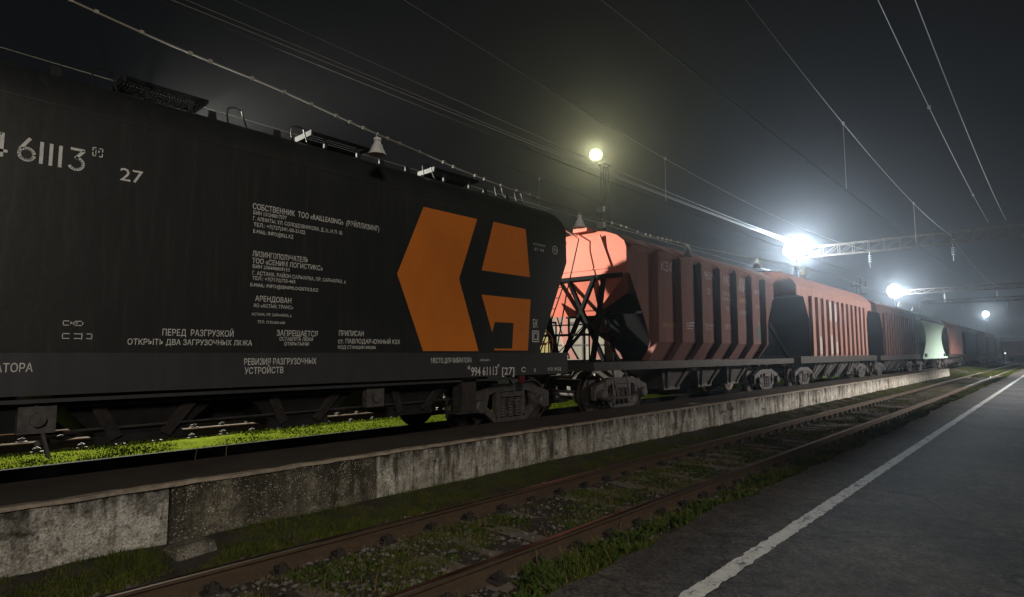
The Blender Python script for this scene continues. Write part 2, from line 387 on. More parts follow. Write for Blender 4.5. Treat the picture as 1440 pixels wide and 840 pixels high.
# dirt filling between platform and train track
mb = MB(); fy = np.linspace(-30, 62, 180); n = len(fy)
for (x, z) in ((-8.0, .20), (-8.25, .12), (-8.52, .02), (-9.0, -.03)):
    mb.v += [(x, float(y), z + .03 * fbm(x, float(y), 2.2)) for y in fy]
mb.f = [(k * n + i, k * n + i + 1, (k + 1) * n + i + 1, (k + 1) * n + i) for k in range(3) for i in range(n - 1)]; mb.m = [0] * len(mb.f)
struct(mb.build('dirt_bank', 'loading_top', smooth=80))

wall = empty('retaining_wall', (-6.7, 0, -.36), 'long low wall of stained concrete panels edging the loading platform beside the rusty rails', 'wall')
joints = [2.21 + 2.485 * k for k in range(-9, 23)] + [60.38]
kinds = {-1: 'wall_pale', 0: 'wall_pebble'}
for i in range(len(joints) - 1):
    k = i - 9 if False else i - 9
    a, b = joints[i] + .012, joints[i + 1] - .012
    if b - a < .3: continue
    mb = MB(); ny = 14
    off = random.uniform(-.012, .012)
    ya = np.linspace(a, b, ny); za = np.linspace(-.2, .652, 6)
    bot = len(mb.v)
    for j, y in enumerate(ya):
        for q, z in enumerate(za):
            x = off + .012 * fbm(float(y), float(z), 3.0)
            if q == 0: x += .02
            if j in (0, ny - 1): x -= .012
            if q == 5: x -= .01
            mb.v.append((x, float(y), float(z)))
    for j in range(ny - 1):
        for q in range(5): mb.f.append((j * 6 + q, (j + 1) * 6 + q, (j + 1) * 6 + q + 1, j * 6 + q + 1))
    mb.m = [0] * len(mb.f)
    mb.box(-.17, -.03, a, b, -.2, .648)
    m = kinds.get(k - 0, None)
    kk = i - 9
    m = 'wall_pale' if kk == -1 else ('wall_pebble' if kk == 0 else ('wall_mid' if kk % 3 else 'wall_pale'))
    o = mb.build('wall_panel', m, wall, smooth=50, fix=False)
mb = MB(); cy = np.concatenate([np.linspace(-20, 16, 240), np.linspace(16.4, 60.4, 120)]); n = len(cy)
for (x, z) in ((-.10, .654), (-.10, .688), (-.012, .688), (.016, .658)):
    mb.v += [(x + (.014 * fbm(x * 9, float(y), 3.2, 4) if x > -.09 else 0), float(y), z + (.012 * fbm(4 + x, float(y), 4.2, 4) if z > .65 else 0.006 * fbm(9, float(y), 5))) for y in cy]
mb.f = [(k * n + i, ((k + 1) % 4) * n + i, ((k + 1) % 4) * n + i + 1, k * n + i + 1) for k in range(4) for i in range(n - 1)]
mb.f += [(0, n, 2 * n, 3 * n), (n - 1, 2 * n - 1, 3 * n - 1, 4 * n - 1)]; mb.m = [0] * len(mb.f)
mb.build('coping', 'coping', wall, smooth=40)

mb = MB()
mb.loft([(-.05, .17, .20), (.09, .165, .19), (.14, .13, .165)])
blk = mb.build('concrete_block', 'wall_pebble', loc=(-6.42, 2.32, -.34)); blk.rotation_euler = (R(3), R(-4), R(5))
tag(blk, 'small mossy concrete block leaning at the foot of the wall beside the first panel joint', 'block')
bv = blk.modifiers.new('bevel', 'BEVEL'); bv.width = .03; bv.segments = 2

# ================================================================ TRACKS
def rail_mesh(y0, y1):
    prof = [(-.075, 0), (.075, 0), (.075, .012), (.012, .035), (.010, .13), (.037, .142), (.037, .168), (.031, .176), (.018, .1795), (0, .181), (-.018, .1795), (-.031, .176), (-.037, .168), (-.037, .142), (-.010, .13), (-.012, .035), (-.075, .012)]
    mb = MB(); nP = len(prof); yy = np.linspace(y0, y1, 3)
    for y in yy: mb.v += [(a, float(y), b) for a, b in prof]
    for j in range(len(yy) - 1):
        for k in range(nP):
            mb.f.append((j * nP + k, j * nP + (k + 1) % nP, (j + 1) * nP + (k + 1) % nP, (j + 1) * nP + k)); mb.m.append(1 if k in (6, 7, 8, 9, 10, 11) else 0)
    mb.f += [tuple(range(nP)), tuple(range((len(yy) - 1) * nP, len(yy) * nP))]; mb.m += [0, 0]
    return mb
def fastener_mb(x):
    mb = MB()
    mb.box(x - .17, x + .17, -.085, .085, 0, .018)
    for s in (-1, 1):
        mb.box(x + s * .115 - .03, x + s * .115 + .03, -.04, .04, .018, .075)
        mb.box(x + s * .085 - .035, x + s * .085 + .035, -.055, .055, .045, .062)
        mb.lathe([(.021, .075), (.021, .092), (.0, .093)], (x + s * .115, 0, 0), n=6)
    return mb
def track(label, xc, zr, y0, y1, sl, smat, with_fast=True, rail_mats=('rust_rail', 'rail_head')):
    t = empty('railway_track', (xc, 0, zr - .18), label, 'track')
    for s in (-1, 1):
        r = rail_mesh(y0, y1).build('rail', list(rail_mats), t, smooth=32, loc=(s * .797, 0, 0))
    sl0 = MB().box(-1.32, 1.32, -.125, .125, -.14, .006).build('sleeper', smat, t)
    bv = sl0.modifiers.new('bevel', 'BEVEL'); bv.width = .02
    fa = [fastener_mb(s * .797).build('fastener', 'steel_dark', sl0, loc=(0, 0, .012)) for s in (-1, 1)] if with_fast else []
    for i, y in enumerate(sl):
        if i == 0: sl0.location.y = y; continue
        c = sl0.copy(); COL.objects.link(c); c.parent = t; c.location.y = y
        c.rotation_euler.z = random.uniform(-.02, .02); c.location.z = random.uniform(-.014, .008)
        for f in fa:
            d = f.copy(); COL.objects.link(d); d.parent = c
    return t
track('rusty overgrown railway track in the foreground between the two platforms', -4.61, RAIL_FORE, -8, 140, [0.35 + .585 * i for i in range(98)], 'sleeper')
track('railway track under the standing freight train beside the loading platform', -9.3, RAIL_TRAIN, -12, 190, [.4 + .6 * i for i in range(60)], 'black_and_shade', False, ('black_and_shade', 'black_and_shade'))
track('empty railway track seen through the gap beneath the black wagon', -13.6, RAIL_TRAIN, -6, 140, [.3 + .6 * i for i in range(40)], 'dark_rust', True, ('dark_rust', 'dark_rust'))

# ================================================================ WAGON PARTS
def side_frame_mb(sx):
    mb = MB(); x = sx * 1.05
    P = lambda y, z: (x, y, z)
    for s in (-1, 1):
        mb.beam(P(s * 1.17, .60), P(s * .50, .80), .13, .16); mb.beam(P(s * .80, .46), P(s * .40, .17), .11, .13)
        mb.beam(P(s * .66, .72), P(s * .74, .44), .10, .12)
        mb.beam(P(s * .36, .16), P(s * .36, .78), .13, .11)
        mb.box(x - .07, x + .07, s * .925 - .14, s * .925 + .14, .40, .66)
        mb.box(x - .06, x + .06, s * 1.17 - .035, s * 1.17 + .035, .36, .66)
        mb.lathe([(.135, 0), (.135, .10), (.11, .13), (.0, .135)], (x + sx * .06 if sx > 0 else x - .06 - .135, s * .925, .475), 'x', 14)
        for q in range(4):
            t = q * math.pi / 2 + .78
            mb.box(x + sx * .19 - .012, x + sx * .19 + .012, s * .925 + .085 * math.cos(t) - .014, s * .925 + .085 * math.cos(t) + .014, .475 + .085 * math.sin(t) - .014, .475 + .085 * math.sin(t) + .014)
    mb.beam(P(-.52, .80), P(.52, .80), .14, .14); mb.beam(P(-.42, .17), P(.42, .17), .16, .10)
    return mb
def spring_mb(sx):
    mb = MB()
    for y in (-.21, 0, .21):
        prof = []
        for k in range(7):
            z = .23 + k * .056; prof += [(.062, z), (.088, z + .014), (.088, z + .03), (.062, z + .044)]
        mb.lathe(prof, (sx * 1.08, y, 0), 'z', 12)
    mb.box(sx * 1.05 - .12, sx * 1.05 + .12, -.31, .31, .625, .72)
    return mb
def wheel_mb(sx):
    prof = [(.09, -.09), (.09, -.02), (.36, .0), (.40, -.045), (.505, -.075), (.51, -.045), (.478, -.035), (.468, .065), (.42, .07), (.39, .03), (.12, .035), (.11, .09), (.0, .09)]
    mb = MB(); o = len(mb.f)
    mb.lathe([(r, sx * h) for r, h in prof], (sx * .80, 0, 0), 'x', 36)
    n = 36
    for k in range(n): mb.m[6 * n + k] = 1
    return mb
W_PROTO = {}
def make_bogie(parent, y, top=True):
    key = 'b'
    b = MB().box(-1.0, 1.0, -.2, .2, .60, .78).build('bogie', 'bogie_steel', parent)
    b.location = (0, y, 0)
    # brake beams
    if key not in W_PROTO:
        d = {}
        for sx in (-1, 1):
            d['f', sx] = side_frame_mb(sx); d['s', sx] = spring_mb(sx); d['w', sx] = wheel_mb(sx)
        ax = MB()
        ax.lathe([(.08, -.72), (.08, .72)], (0, 0, 0), 'x', 12)
        d['a'] = ax
        W_PROTO[key] = {k: v.build('proto', ['bogie_steel'] if k[0] in 'fsa' else ['wheel_steel', 'tyre_steel'], None, smooth=35).data for k, v in d.items()}
        for o in [o for o in COL.objects if o.name.startswith('proto')]: bpy.data.objects.remove(o)
    D = W_PROTO[key]
    def part(n, me, loc=(0, 0, 0)):
        o = bpy.data.objects.new(n, me); COL.objects.link(o); o.parent = b; o.location = loc
    for sx in (-1, 1):
        part('side_frame', D['f', sx]); part('spring_group', D['s', sx])
        for s in (-1, 1): part('wheel', D['w', sx], (0, s * .925, .475))
    [part('axle', D['a'], (0, s * .925, .475)) for s in (-1, 1)]
    return b
def coupler(parent, yend, s, y_plane):
    mb = MB()
    mb.box(-.14, .14, min(yend, yend + s * .38), max(yend, yend + s * .38), .94, 1.16)
    f = lambda a, b, t: (a, yend + s * b, t)
    mb.prism([(-.24, .30), (.16, .30), (.20, .46), (.28, .70), (.17, .74), (.08, .60), (-.06, .56), (-.10, .72), (-.22, .72)], f, .88, 1.22)
    mb.build('coupler', 'steel_dark', parent)
    h = MB()
    for xx in (.42, -.38):
        h.tube([(xx, yend - s * .02, .98), (xx, yend + s * .16, 1.0), (xx * .95, yend + s * .30, .80), (xx * .9, yend + s * .44, .62), (xx * .9, yend + s * .56, .70)], .024, 8)
    h.build('brake_hose', 'steel_dark', parent, smooth=60)
def chute(parent, yc, m='steel_dark', l=1.15, w=1.25, z0=1.1, z1=.46, skew=0.0, bars=True, barm=None):
    mb = MB()
    lt, lb = l, l * .38
    vs = [(-w, yc - lt, z0), (w, yc - lt, z0), (w, yc + lt, z0), (-w, yc + lt, z0)]
    vs += [(-w * .8, yc - lb + skew, z1), (w * .8, yc - lb + skew, z1), (w * .8, yc + lb + skew, z1), (-w * .8, yc + lb + skew, z1)]
    mb.add(vs, [(0, 1, 2, 3), (4, 5, 6, 7)[::-1], (0, 1, 5, 4), (1, 2, 6, 5), (2, 3, 7, 6), (3, 0, 4, 7)])
    for s in (-1, 1):
        mb.box(s * w * .8 - .03, s * w * .8 + .03, yc - lb * 1.25 + skew, yc + lb * 1.25 + skew, z1 - .02, z1 + .07)
    o = mb.build('discharge_hopper', m, parent)
    if bars:
        for s in (-1, 1):
            for q in (-.62, .62):
                bb = MB(); bb.beam((s * (w + .03), yc + q * lt, z0), (s * (w * .8 + .05), yc + q * lb * 1.1 + skew, z1 + .05), .05, .13, up=(0, 1, 0))
                bb.build('stiffener', barm or m, o)
    return o
def ladder(parent, x, y, z0, z1, wdt=.34, along='y', m='black_and_shade', lean=0.0):
    mb = MB()
    def P(t, z): 
        k = (z - z0) / (z1 - z0) * lean
        return (x, y + t + k, z) if along == 'y' else (x + t, y + k, z)
    for t in (-wdt / 2, wdt / 2): mb.tube([P(t, z0), P(t, z1)], .017, 6)
    z = z0 + .15
    while z < z1: mb.tube([P(-wdt / 2, z), P(wdt / 2, z)], .011, 5); z += .30
    return mb.build('ladder', m, parent)
def brake_wheel(parent, x, y, z, m='red_paint'):
    mb = MB(); pts = [(x, y + .26 * math.cos(t), z + .26 * math.sin(t)) for t in np.linspace(0, 2 * math.pi, 21)]
    mb.tube(pts, .016, 6)
    for k in range(3):
        t = k * 2.094 + .4; mb.tube([(x, y, z), (x, y + .26 * math.cos(t), z + .26 * math.sin(t))], .012, 5)
    mb.tube([(x - .3, y, z), (x + .03, y, z)], .025, 8)
    return mb.build('brake_wheel', m, parent, smooth=60)

FONT_CACHE = {}
def text_mesh(txt):
    if txt in FONT_CACHE: return FONT_CACHE[txt]
    cu = bpy.data.curves.new('t', 'FONT'); cu.body = txt; cu.size = 1.0; cu.resolution_u = 2; cu.offset = 0.006
    o = bpy.data.objects.new('t', cu); COL.objects.link(o)
    dg = bpy.context.evaluated_depsgraph_get()
    me = bpy.data.meshes.new_from_object(o.evaluated_get(dg))
    vs = np.array([v.co[:2] for v in me.vertices]); fs = [tuple(p.vertices) for p in me.polygons]
    bpy.data.objects.remove(o); bpy.data.curves.remove(cu); bpy.data.meshes.remove(me)
    FONT_CACHE[txt] = (vs, fs); return vs, fs
def put_text(mb, txt, y0, y1, z0, z1, x, mi=0, slope=0.0):
    """fit the text in the box y0..y1 (reading direction), z0..z1 (capital height), on the plane x"""
    vs, fs = text_mesh(txt)
    if len(vs) == 0: return
    lo, hi = vs.min(0), vs.max(0)
    hb = text_mesh('H')[0]; b0, b1 = hb[:, 1].min(), hb[:, 1].max()
    sy = (y1 - y0) / (hi[0] - lo[0]); sz = (z1 - z0) / (b1 - b0)
    mb.add([(x, y0 + (a - lo[0]) * sy, z0 + (b - b0) * sz) for a, b in vs], fs, mi)

def end_frame(parent, ysign, lb, ltop, ztop, m='black_and_shade', zs=1.28):
    """struts under the overhanging end of a hopper wagon"""
    mb = MB()
    s = ysign
    for x in (-1.25, 1.25):
        mb.beam((x * .58, s * (ltop - .03), ztop), (x * 1.12, s * (lb - .1), zs), .12, .10)
        mb.beam((-x * .35, s * (ltop - .03), ztop - .02), (x * .55, s * (ltop - .05), zs), .11, .09)
        mb.beam((x * .1, s * (ltop - .95), ztop - .9), (x * .75, s * (ltop - .2), zs), .09, .09)
    mb.beam((-1.3, s * (ltop - 1.1), ztop - .95), (1.3, s * (ltop - 1.1), ztop - .95), .10, .12)
    mb.beam((-1.3, s * (ltop + .01), ztop - .03), (1.3, s * (ltop + .01), ztop - .03), .06, .10)
    mb.beam((-1.3, s * (lb - 1.1), 1.95), (1.3, s * (lb - 1.1), 1.95), .06, .06)
    return mb.build('end_strut', m, parent)
def end_rail(parent, ysign, lb, m='black_and_shade'):
    mb = MB(); s = ysign
    for x in (-.5, .15, 1.2):
        mb.tube([(x, s * (lb - .05), 1.2), (x, s * (lb - .05), 2.15)], .016, 6)
    mb.tube([(-.5, s * (lb - .05), 2.15), (1.35, s * (lb - .05), 2.15)], .018, 6)
    mb.tube([(.15, s * (lb - .05), 1.25), (1.2, s * (lb - .05), 2.12)], .013, 6)
    mb.tube([(1.35, s * (lb - .05), 2.15), (1.35, s * (lb - .05), 1.2)], .018, 6)
    return mb.build('hand_rail', m, parent, smooth=60)
GROUP = 'freight wagons of the standing train'

def hopper(name, label, yc, sp, loc_x=-9.3, zr=RAIL_TRAIN, rz=0.0, group=GROUP):
    t = empty(name, (loc_x, yc, zr), label, 'wagon', group, rz)
    pm = sp['paint']
    L = sp['half']                                # half length of the underframe
    mb = MB(); mb.loft(sp['levels'])
    body = mb.build('body', [pm, 'black_and_shade'], t, smooth=28)
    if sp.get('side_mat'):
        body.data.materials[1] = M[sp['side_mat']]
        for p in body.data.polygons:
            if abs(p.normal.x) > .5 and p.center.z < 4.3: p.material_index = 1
    if sp.get('end_shade'):  # recessed end faces painted black in place of shade
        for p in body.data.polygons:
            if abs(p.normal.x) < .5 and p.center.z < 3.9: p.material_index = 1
    rm = sp.get('rib_mat', pm)
    if sp.get('ribs'):
        rp = sp['rib_prof']; d = sp.get('rib_depth', .15); hw = sp.get('rib_w', .05)
        one = {}
        for sx in (-1, 1):
            q = MB()
            poly = [(w_ + d * k, z_) for (w_, z_), k in zip(rp, sp.get('rib_k', [1] * len(rp)))] + [(w_ - .02, z_) for w_, z_ in rp[::-1]]
            q.prism([(sx * a, b) for a, b in poly], lambda a, b, tt: (a, tt, b), -hw, hw)
            one[sx] = q
        for y in sp['ribs']:
            for sx in (-1, 1):
                o = one[sx].build('side_post', rm, t) if (sx, 'o') not in one else None
                if o is None:
                    o = one[sx, 'o'].copy(); COL.objects.link(o)
                else: one[sx, 'o'] = o
                o.location.y = y
    z0, z1, sw = sp.get('sill', (1.06, 1.28, 1.52))
    mb = MB()
    for sx in (-1, 1): mb.box(sx * sw - .04, sx * sw + .04, -L, L, z0, z1)
    mb.box(-sw + .04, sw - .04, -L, -L + .12, z0, z1); mb.box(-sw + .04, sw - .04, L - .12, L, z0, z1)
    mb.box(-.25, .25, -L + .12, L - .12, z0 - .05, z1 - .05)
    mb.box(-sw + .05, sw - .05, -L + .1, -L + 1.0, z1 - .09, z1 - .03); mb.box(-sw + .05, sw - .05, L - 1.0, L - .1, z1 - .09, z1 - .03)
    mb.build('underframe', sp.get('sill_mat', 'steel_dark'), t)
    for s in (-1, 1):
        make_bogie(t, s * sp['bogie'])
        coupler(t, s * L, s, 0)
    for c in sp.get('chutes', []):
        chute(t, c[0], sp.get('chute_mat', 'steel_dark'), *(c[1:]), barm=sp.get('bar_mat'))
    if sp.get('walk'):
        zt, wl = sp['walk']; mb = MB()
        for x in (-.22, 0, .22): mb.box(x - .09, x + .09, -wl, wl, zt, zt + .03)
        y = -wl + .2
        while y < wl: mb.box(-.33, .33, y - .03, y + .03, zt - .12, zt - .002); y += 1.2
        mb.build('roof_walkway', sp.get('walk_mat', 'steel_dark'), t)
    if sp.get('hatch'):
        zt, hl, hn = sp['hatch']
        for k in range(hn):
            yy = -hl + 2 * hl * k / (hn - 1)
            q = MB().lathe([(.36, 0), (.36, .07), (.30, .11), (.0, .12)], (.0, yy, zt), 'z', 16); q.box(-.5, .5, yy - .03, yy + .03, zt + .06, zt + .15)
            q.build('roof_hatch', pm, t, smooth=35)
    return t

# ---------------------------------------------------------------- wagon 1: black with orange emblem
Y1 = 3.4; SX = 1.552
sp1 = dict(paint='black_paint', half=6.78, bogie=5.5,
    levels=[(1.5, 1.55, 5.86), (2.5, 1.55, 6.34), (3.44, 1.55, 6.80), (4.14, 1.55, 6.78), (4.30, 1.49, 6.75), (4.46, 1.37, 6.68), (4.60, 1.17, 6.55), (4.70, .94, 6.36), (4.77, .62, 6.10), (4.80, .0, 5.9)],
    sill=(1.06, 1.50, 1.53), sill_mat='black_sill',
    chutes=[(-3.2, 1.0), (-1.05, 1.0), (1.0, 1.0), (3.05, 1.0)], chute_mat='chute_black', bar_mat='steel_dark')
w1 = hopper('hopper_wagon', 'black hopper wagon with orange arrow emblem and white lettering nearest the camera', Y1, sp1)
X1 = 1.5535                      # lettering plane, proud of the side
lb = MB()                         # white lettering
def T(txt, ya, yb, za, zb, x=X1, mb=None): put_text(mb or lb, txt, ya - Y1, yb - Y1, za, zb, x)
def done(name='lettering', par=None, m='lettering'):
    global lb
    if lb.v: lb.build(name, m, par or w1, fix=False)
    lb = MB()
T('ЗАПРЕЩАЕТСЯ', 3.76, 4.36, 1.725, 1.80); T('ОСТАВЛЯТЬ ЛЮКИ', 3.80, 4.29, 1.66, 1.708); T('ОТКРЫТЫМИ', 3.87, 4.23, 1.595, 1.64); done()
T('ПРИПИСАН', 4.70, 5.12, 1.745, 1.82); T('ст. ПАВЛОДАР-ЮЖНЫЙ КЗХ', 4.69, 5.80, 1.635, 1.70); T('КОД СТАНЦИИ 696206', 4.69, 5.34, 1.555, 1.60); done()
T('ПЕРЕД  РАЗГРУЗКОЙ', 2.37, 3.19, 1.70, 1.775); T('ОТКРЫТЬ ДВА ЗАГРУЗОЧНЫХ ЛЮКА', 2.02, 3.43, 1.59, 1.655); done()
T('СОБСТВЕННИК  ТОО «RAILLEASING»  (РЭЙЛЛИЗИНГ)', 3.37, 5.36, 3.395, 3.47)
T('БИН 131240017377', 3.38, 3.84, 3.325, 3.375); T('Г. АЛМАТЫ, УЛ. СОЛОДОВНИКОВА, Д. 21, Н. П. 1Б', 3.38, 4.71, 3.245, 3.295)
T('ТЕЛ.: +7(727)341-00-21/22', 3.39, 4.12, 3.165, 3.215); T('E-MAIL: INFO@RLL.KZ', 3.39, 3.95, 3.075, 3.125); done()
T('ЛИЗИНГОПОЛУЧАТЕЛЬ', 3.39, 4.18, 2.765, 2.835); T('ТОО «СЕНИМ ЛОГИСТИКС»', 3.39, 4.41, 2.675, 2.74)
T('БИН 230440009153', 3.40, 3.91, 2.61, 2.655); T('Г. АСТАНА, РАЙОН САРЫАРКА, ПР. САРЫАРКА, 6', 3.40, 4.79, 2.52, 2.57)
T('ТЕЛ.: +7(7172)725-465', 3.40, 4.00, 2.455, 2.50); T('E-MAIL: INFO@SENIMLOGISTICS.KZ', 3.38, 4.35, 2.365, 2.41); done()
T('АРЕНДОВАН', 3.45, 3.95, 2.175, 2.245); T('АО «АСТЫҚ ТРАНС»', 3.43, 3.98, 2.095, 2.14); T('АСТАНА, ПР. САРЫАРКА, 6', 3.41, 3.96, 1.985, 2.02); T('ТЕЛ. 7172-600-600', 3.49, 3.87, 1.885, 1.92); done()
T('27', 1.85, 2.08, 3.455, 3.60)
done()
# big stencil number
nb = MB()
def strip(mb, pts, wd, x=X1):
    for (a, b), (c, d) in zip(pts[:-1], pts[1:]):
        v = Vector((c - a, d - b)); nn = Vector((-v.y, v.x)).normalized() * wd / 2; e = v.normalized() * wd * .12
        mb.add([(x, a - e.x + nn.x, b - e.y + nn.y), (x, a - e.x - nn.x, b - e.y - nn.y), (x, c + e.x - nn.x, d + e.y - nn.y), (x, c + e.x + nn.x, d + e.y + nn.y)], [(0, 1, 2, 3)])
def arc(cy, cz, r, a0, a1, n=9): return [(cy + r * math.cos(t), cz + r * math.sin(t)) for t in np.linspace(R(a0), R(a1), n)]
zb, zt = 3.475, 3.715
for off in (0,):
    q = lambda pts: [(a - Y1, b) for a, b in pts]
    strip(nb, q([(.815, zb), (.815, zt)]), .032); strip(nb, q([(.72, 3.535), (.86, 3.535)]), .030); strip(nb, q([(.80, zt), (.72, 3.55)]), .028)
    c = (1.015, 3.545)
    strip(nb, q([(1.035, zt)] + [(.965, 3.60)] + arc(c[0], c[1], .062, 150, 186, 3)), .030)
    strip(nb, q(arc(c[0], c[1], .062, 10, 128, 7)), .030); strip(nb, q(arc(c[0], c[1], .062, 200, 350, 9)), .030)
    for yy in (1.135, 1.215, 1.295): strip(nb, q([(yy, zb), (yy, zt - .012)]), .031)
    strip(nb, q([(1.385, zt - .012), (1.505, zt - .012)]), .028); strip(nb, q([(1.50, zt - .02), (1.43, 3.605)]), .030)
    strip(nb, q(arc(1.435, 3.545, .065, 92, -150, 12)), .030)
put_text(nb, 'P', 1.605 - Y1, 1.645 - Y1, 3.69, 3.745, X1)
for a, b in (((1.58, 3.675), (1.61, 3.675)), ((1.64, 3.675), (1.67, 3.675)), ((1.58, 3.765), (1.61, 3.765)), ((1.64, 3.765), (1.67, 3.765)), ((1.58, 3.675), (1.58, 3.71)), ((1.67, 3.675), (1.67, 3.71)), ((1.58, 3.73), (1.58, 3.765)), ((1.67, 3.73), (1.67, 3.765))):
    strip(nb, [(a[0] - Y1, a[1]), (b[0] - Y1, b[1])], .010)
nb.build('wagon_number', 'lettering', w1, fix=False)
XS = 1.5735          # lettering on the sill
T('РЕВИЗИЯ РАЗГРУЗОЧНЫХ', 3.33, 4.34, 1.34, 1.42, XS); T('УСТРОЙСТВ', 3.34, 3.86, 1.225, 1.305, XS)
done(); T('МЕСТО ДЛЯ ВИБРАТОРА', .10, 1.19, 1.305, 1.39, XS); done(); T('МЕСТО ДЛЯ ВИБРАТОРА', 6.43, 7.36, 1.325, 1.405, XS); done(); T('120 км/ч', 7.57, 7.82, 1.345, 1.385, XS)
done(); T('994 61113', 7.35, 8.02, 1.085, 1.24, XS); T('[27]', 8.15, 8.49, 1.085, 1.22, XS); T('«', 7.26, 7.33, 1.20, 1.30, XS); T('P', 8.03, 8.08, 1.22, 1.28, XS)
done(); T('С', 8.70, 8.82, 1.12, 1.21, XS); done(); T('t', 9.08, 9.13, 1.11, 1.21, XS); done(); T('УЗ ЖД', 9.50, 9.95, 1.13, 1.19, XS)
done()
T('НЕ СПУСКАТЬ', 9.09, 9.48, 3.685, 3.725, X1); T('АТ  ЧМ', 9.12, 9.42, 3.57, 3.63, X1); done(); T('БК', 9.07, 9.22, 2.0, 2.16, X1)
done(); q = arc(9.80 - Y1, 3.665, .085, 0, 360, 20); strip(lb, q, .016); put_text(lb, 'ЭМК', 9.745 - Y1, 9.855 - Y1, 3.635, 3.695, X1)
done('marking')
for rr in (.095, .055): strip(lb, [(9.15 - Y1 - rr, 1.825 - rr * 1.1), (9.15 - Y1 + rr, 1.825 - rr * 1.1), (9.15 - Y1 + rr, 1.825 + rr * 1.1), (9.15 - Y1 - rr, 1.825 + rr * 1.1), (9.15 - Y1 - rr, 1.825 - rr * 1.1)], .022)
done('marking')
for (a, b), (c_, d) in [((1.42, 1.79), (1.47, 1.79)), ((1.52, 1.79), (1.58, 1.79)), ((1.42, 1.835), (1.47, 1.835)), ((1.52, 1.835), (1.58, 1.835)), ((1.42, 1.80), (1.42, 1.825)), ((1.59, 1.80), (1.59, 1.825)),
        ((1.42, 1.65), (1.48, 1.65)), ((1.52, 1.65), (1.58, 1.65)), ((1.62, 1.65), (1.68, 1.65)), ((1.42, 1.70), (1.48, 1.70)), ((1.52, 1.70), (1.58, 1.70)), ((1.62, 1.70), (1.68, 1.70)), ((1.42, 1.66), (1.42, 1.69)), ((1.68, 1.66), (1.68, 1.69)), ((1.59, 1.64), (1.59, 1.71))]:
    strip(lb, [(a - Y1, b), (c_ - Y1, d)], .008)
put_text(lb, 'REV', 1.48 - Y1, 1.55 - Y1, 1.80, 1.828, X1)
done('marking')
em = MB()
for poly in ([(6.24, 3.95), (7.50, 3.95), (7.06, 2.80), (7.55, 1.525), (6.27, 1.525), (5.72, 2.76)],
             [(7.93, 3.97), (8.85, 3.97), (8.98, 3.01), (7.62, 3.01)]):
    em.add([(X1, a - Y1, b) for a, b in poly], [tuple(range(len(poly)))])
p2 = [(7.62, 2.56), (9.0, 2.56), (8.91, 1.54), (8.45, 1.54), (8.49, 2.07), (7.97, 2.07), (7.90, 1.87)]
em.add([(X1, a - Y1, b) for a, b in p2], [(0, 1, 4, 5, 6), (1, 2, 3, 4)]); em.add([(X1, a - Y1, b) for a, b in ((7.96, 1.54), (8.45, 1.54), (8.45, 1.575), (7.96, 1.575))], [(0, 1, 2, 3)])
eo = em.build('emblem', 'orange_paint', w1, fix=False); eo['label'] = 'orange arrow and letter emblem'
# weld seams
sm = MB()
for y in (1.62, 3.30): sm.box(1.549, 1.556, y - Y1 - .008, y - Y1 + .008, 1.5, 4.12)
sm.box(1.548, 1.558, -5.8, 5.8, 1.505, 1.52); sm.box(1.545, 1.556, -6.7, 6.76, 4.135, 4.15)
sm.build('weld_seam', 'black_paint', w1)
# roof fittings
for y0, y1 in ((1.98, 2.95), (4.48, 5.52), (6.95, 8.05)):
    g = MB(); a, b = y0 - Y1, y1 - Y1
    z = 4.86
    for x in (.55, 1.0): g.box(x - .02, x + .02, a, b, z, z + .045)
    g.box(.57, .98, b - .03, b, z, z + .045)
    for k in range(26):
        yy = a + .05 + (b - a - .1) * k / 25; g.box(.57, .98, yy - .006, yy + .006, z + .012, z + .032)
    for k in range(5): g.box(.57 + .09 * k, .578 + .09 * k, a, b, z + .01, z + .03)
    gg = g.build('roof_grating', 'black_and_shade', w1)
    e = MB(); e.box(.52, 1.03, a - .035, a - .002, z - .025, z + .06)
    for yy in (a + .25, b - .2): e.box(.94, .98, yy - .025, yy + .025, 4.70, z - .001)
    e.build('grating_bracket', 'dull_steel', gg)
for yy in (1.63, 3.2, 4.14, 6.66, 8.55, 9.16):
    h = MB(); a = yy - Y1
    h.tube([(1.05, a, 4.64), (.98, a + .01, 4.80), (.95, a + .03, 4.90), (.95, a + .12, 4.935), (.95, a + .22, 4.92), (.98, a + .24, 4.80), (1.05, a + .26, 4.64)], .012, 6)
    h.build('grab_handle', 'dull_steel', w1, smooth=60)
for yy in (1.25, 2.98, 3.9, 5.75, 6.3, 8.25, 8.9):
    h = MB(); a = yy - Y1
    h.prism([(.92, 4.70), (.98, 4.66), (.94, 4.80)], lambda p, q_, t_: (p, t_, q_), a, a + .10); h.build('roof_lug', 'dull_steel', w1)
h = MB(); h.box(-.25, .25, -5.8, 5.6, 4.83, 4.86); h.build('roof_walkway', 'black_and_shade', w1)
brake_wheel(w1, 1.35, 9.70 - Y1, 1.68)
ladder(w1, -1.2, 6.72, 1.3, 4.1, .36, 'x')
end_frame(w1, 1, 6.7, 6.75, 3.4, 'black_and_shade', 1.45)
end_rail(w1, 1, 6.72)
h = MB(); h.box(1.42, 1.50, -6.2, 5.2, .98, 1.02); h.tube([(1.3, -6.0, .93), (1.3, 4.9, .93)], .03, 8); h.build('brake_pipe', 'black_sill', w1)
h = MB().lathe([(.0, -.5), (.14, -.46), (.17, -.40), (.17, .40), (.14, .46), (.0, .5)], (.55, -.1, .70), 'y', 16); h.build('air_reservoir', 'steel_dark', w1, smooth=40)
h = MB(); h.box(1.55, 1.60, 8.62 - Y1, 8.78 - Y1, .92, 1.05); h.build('signal_tag', 'brake_red', w1)
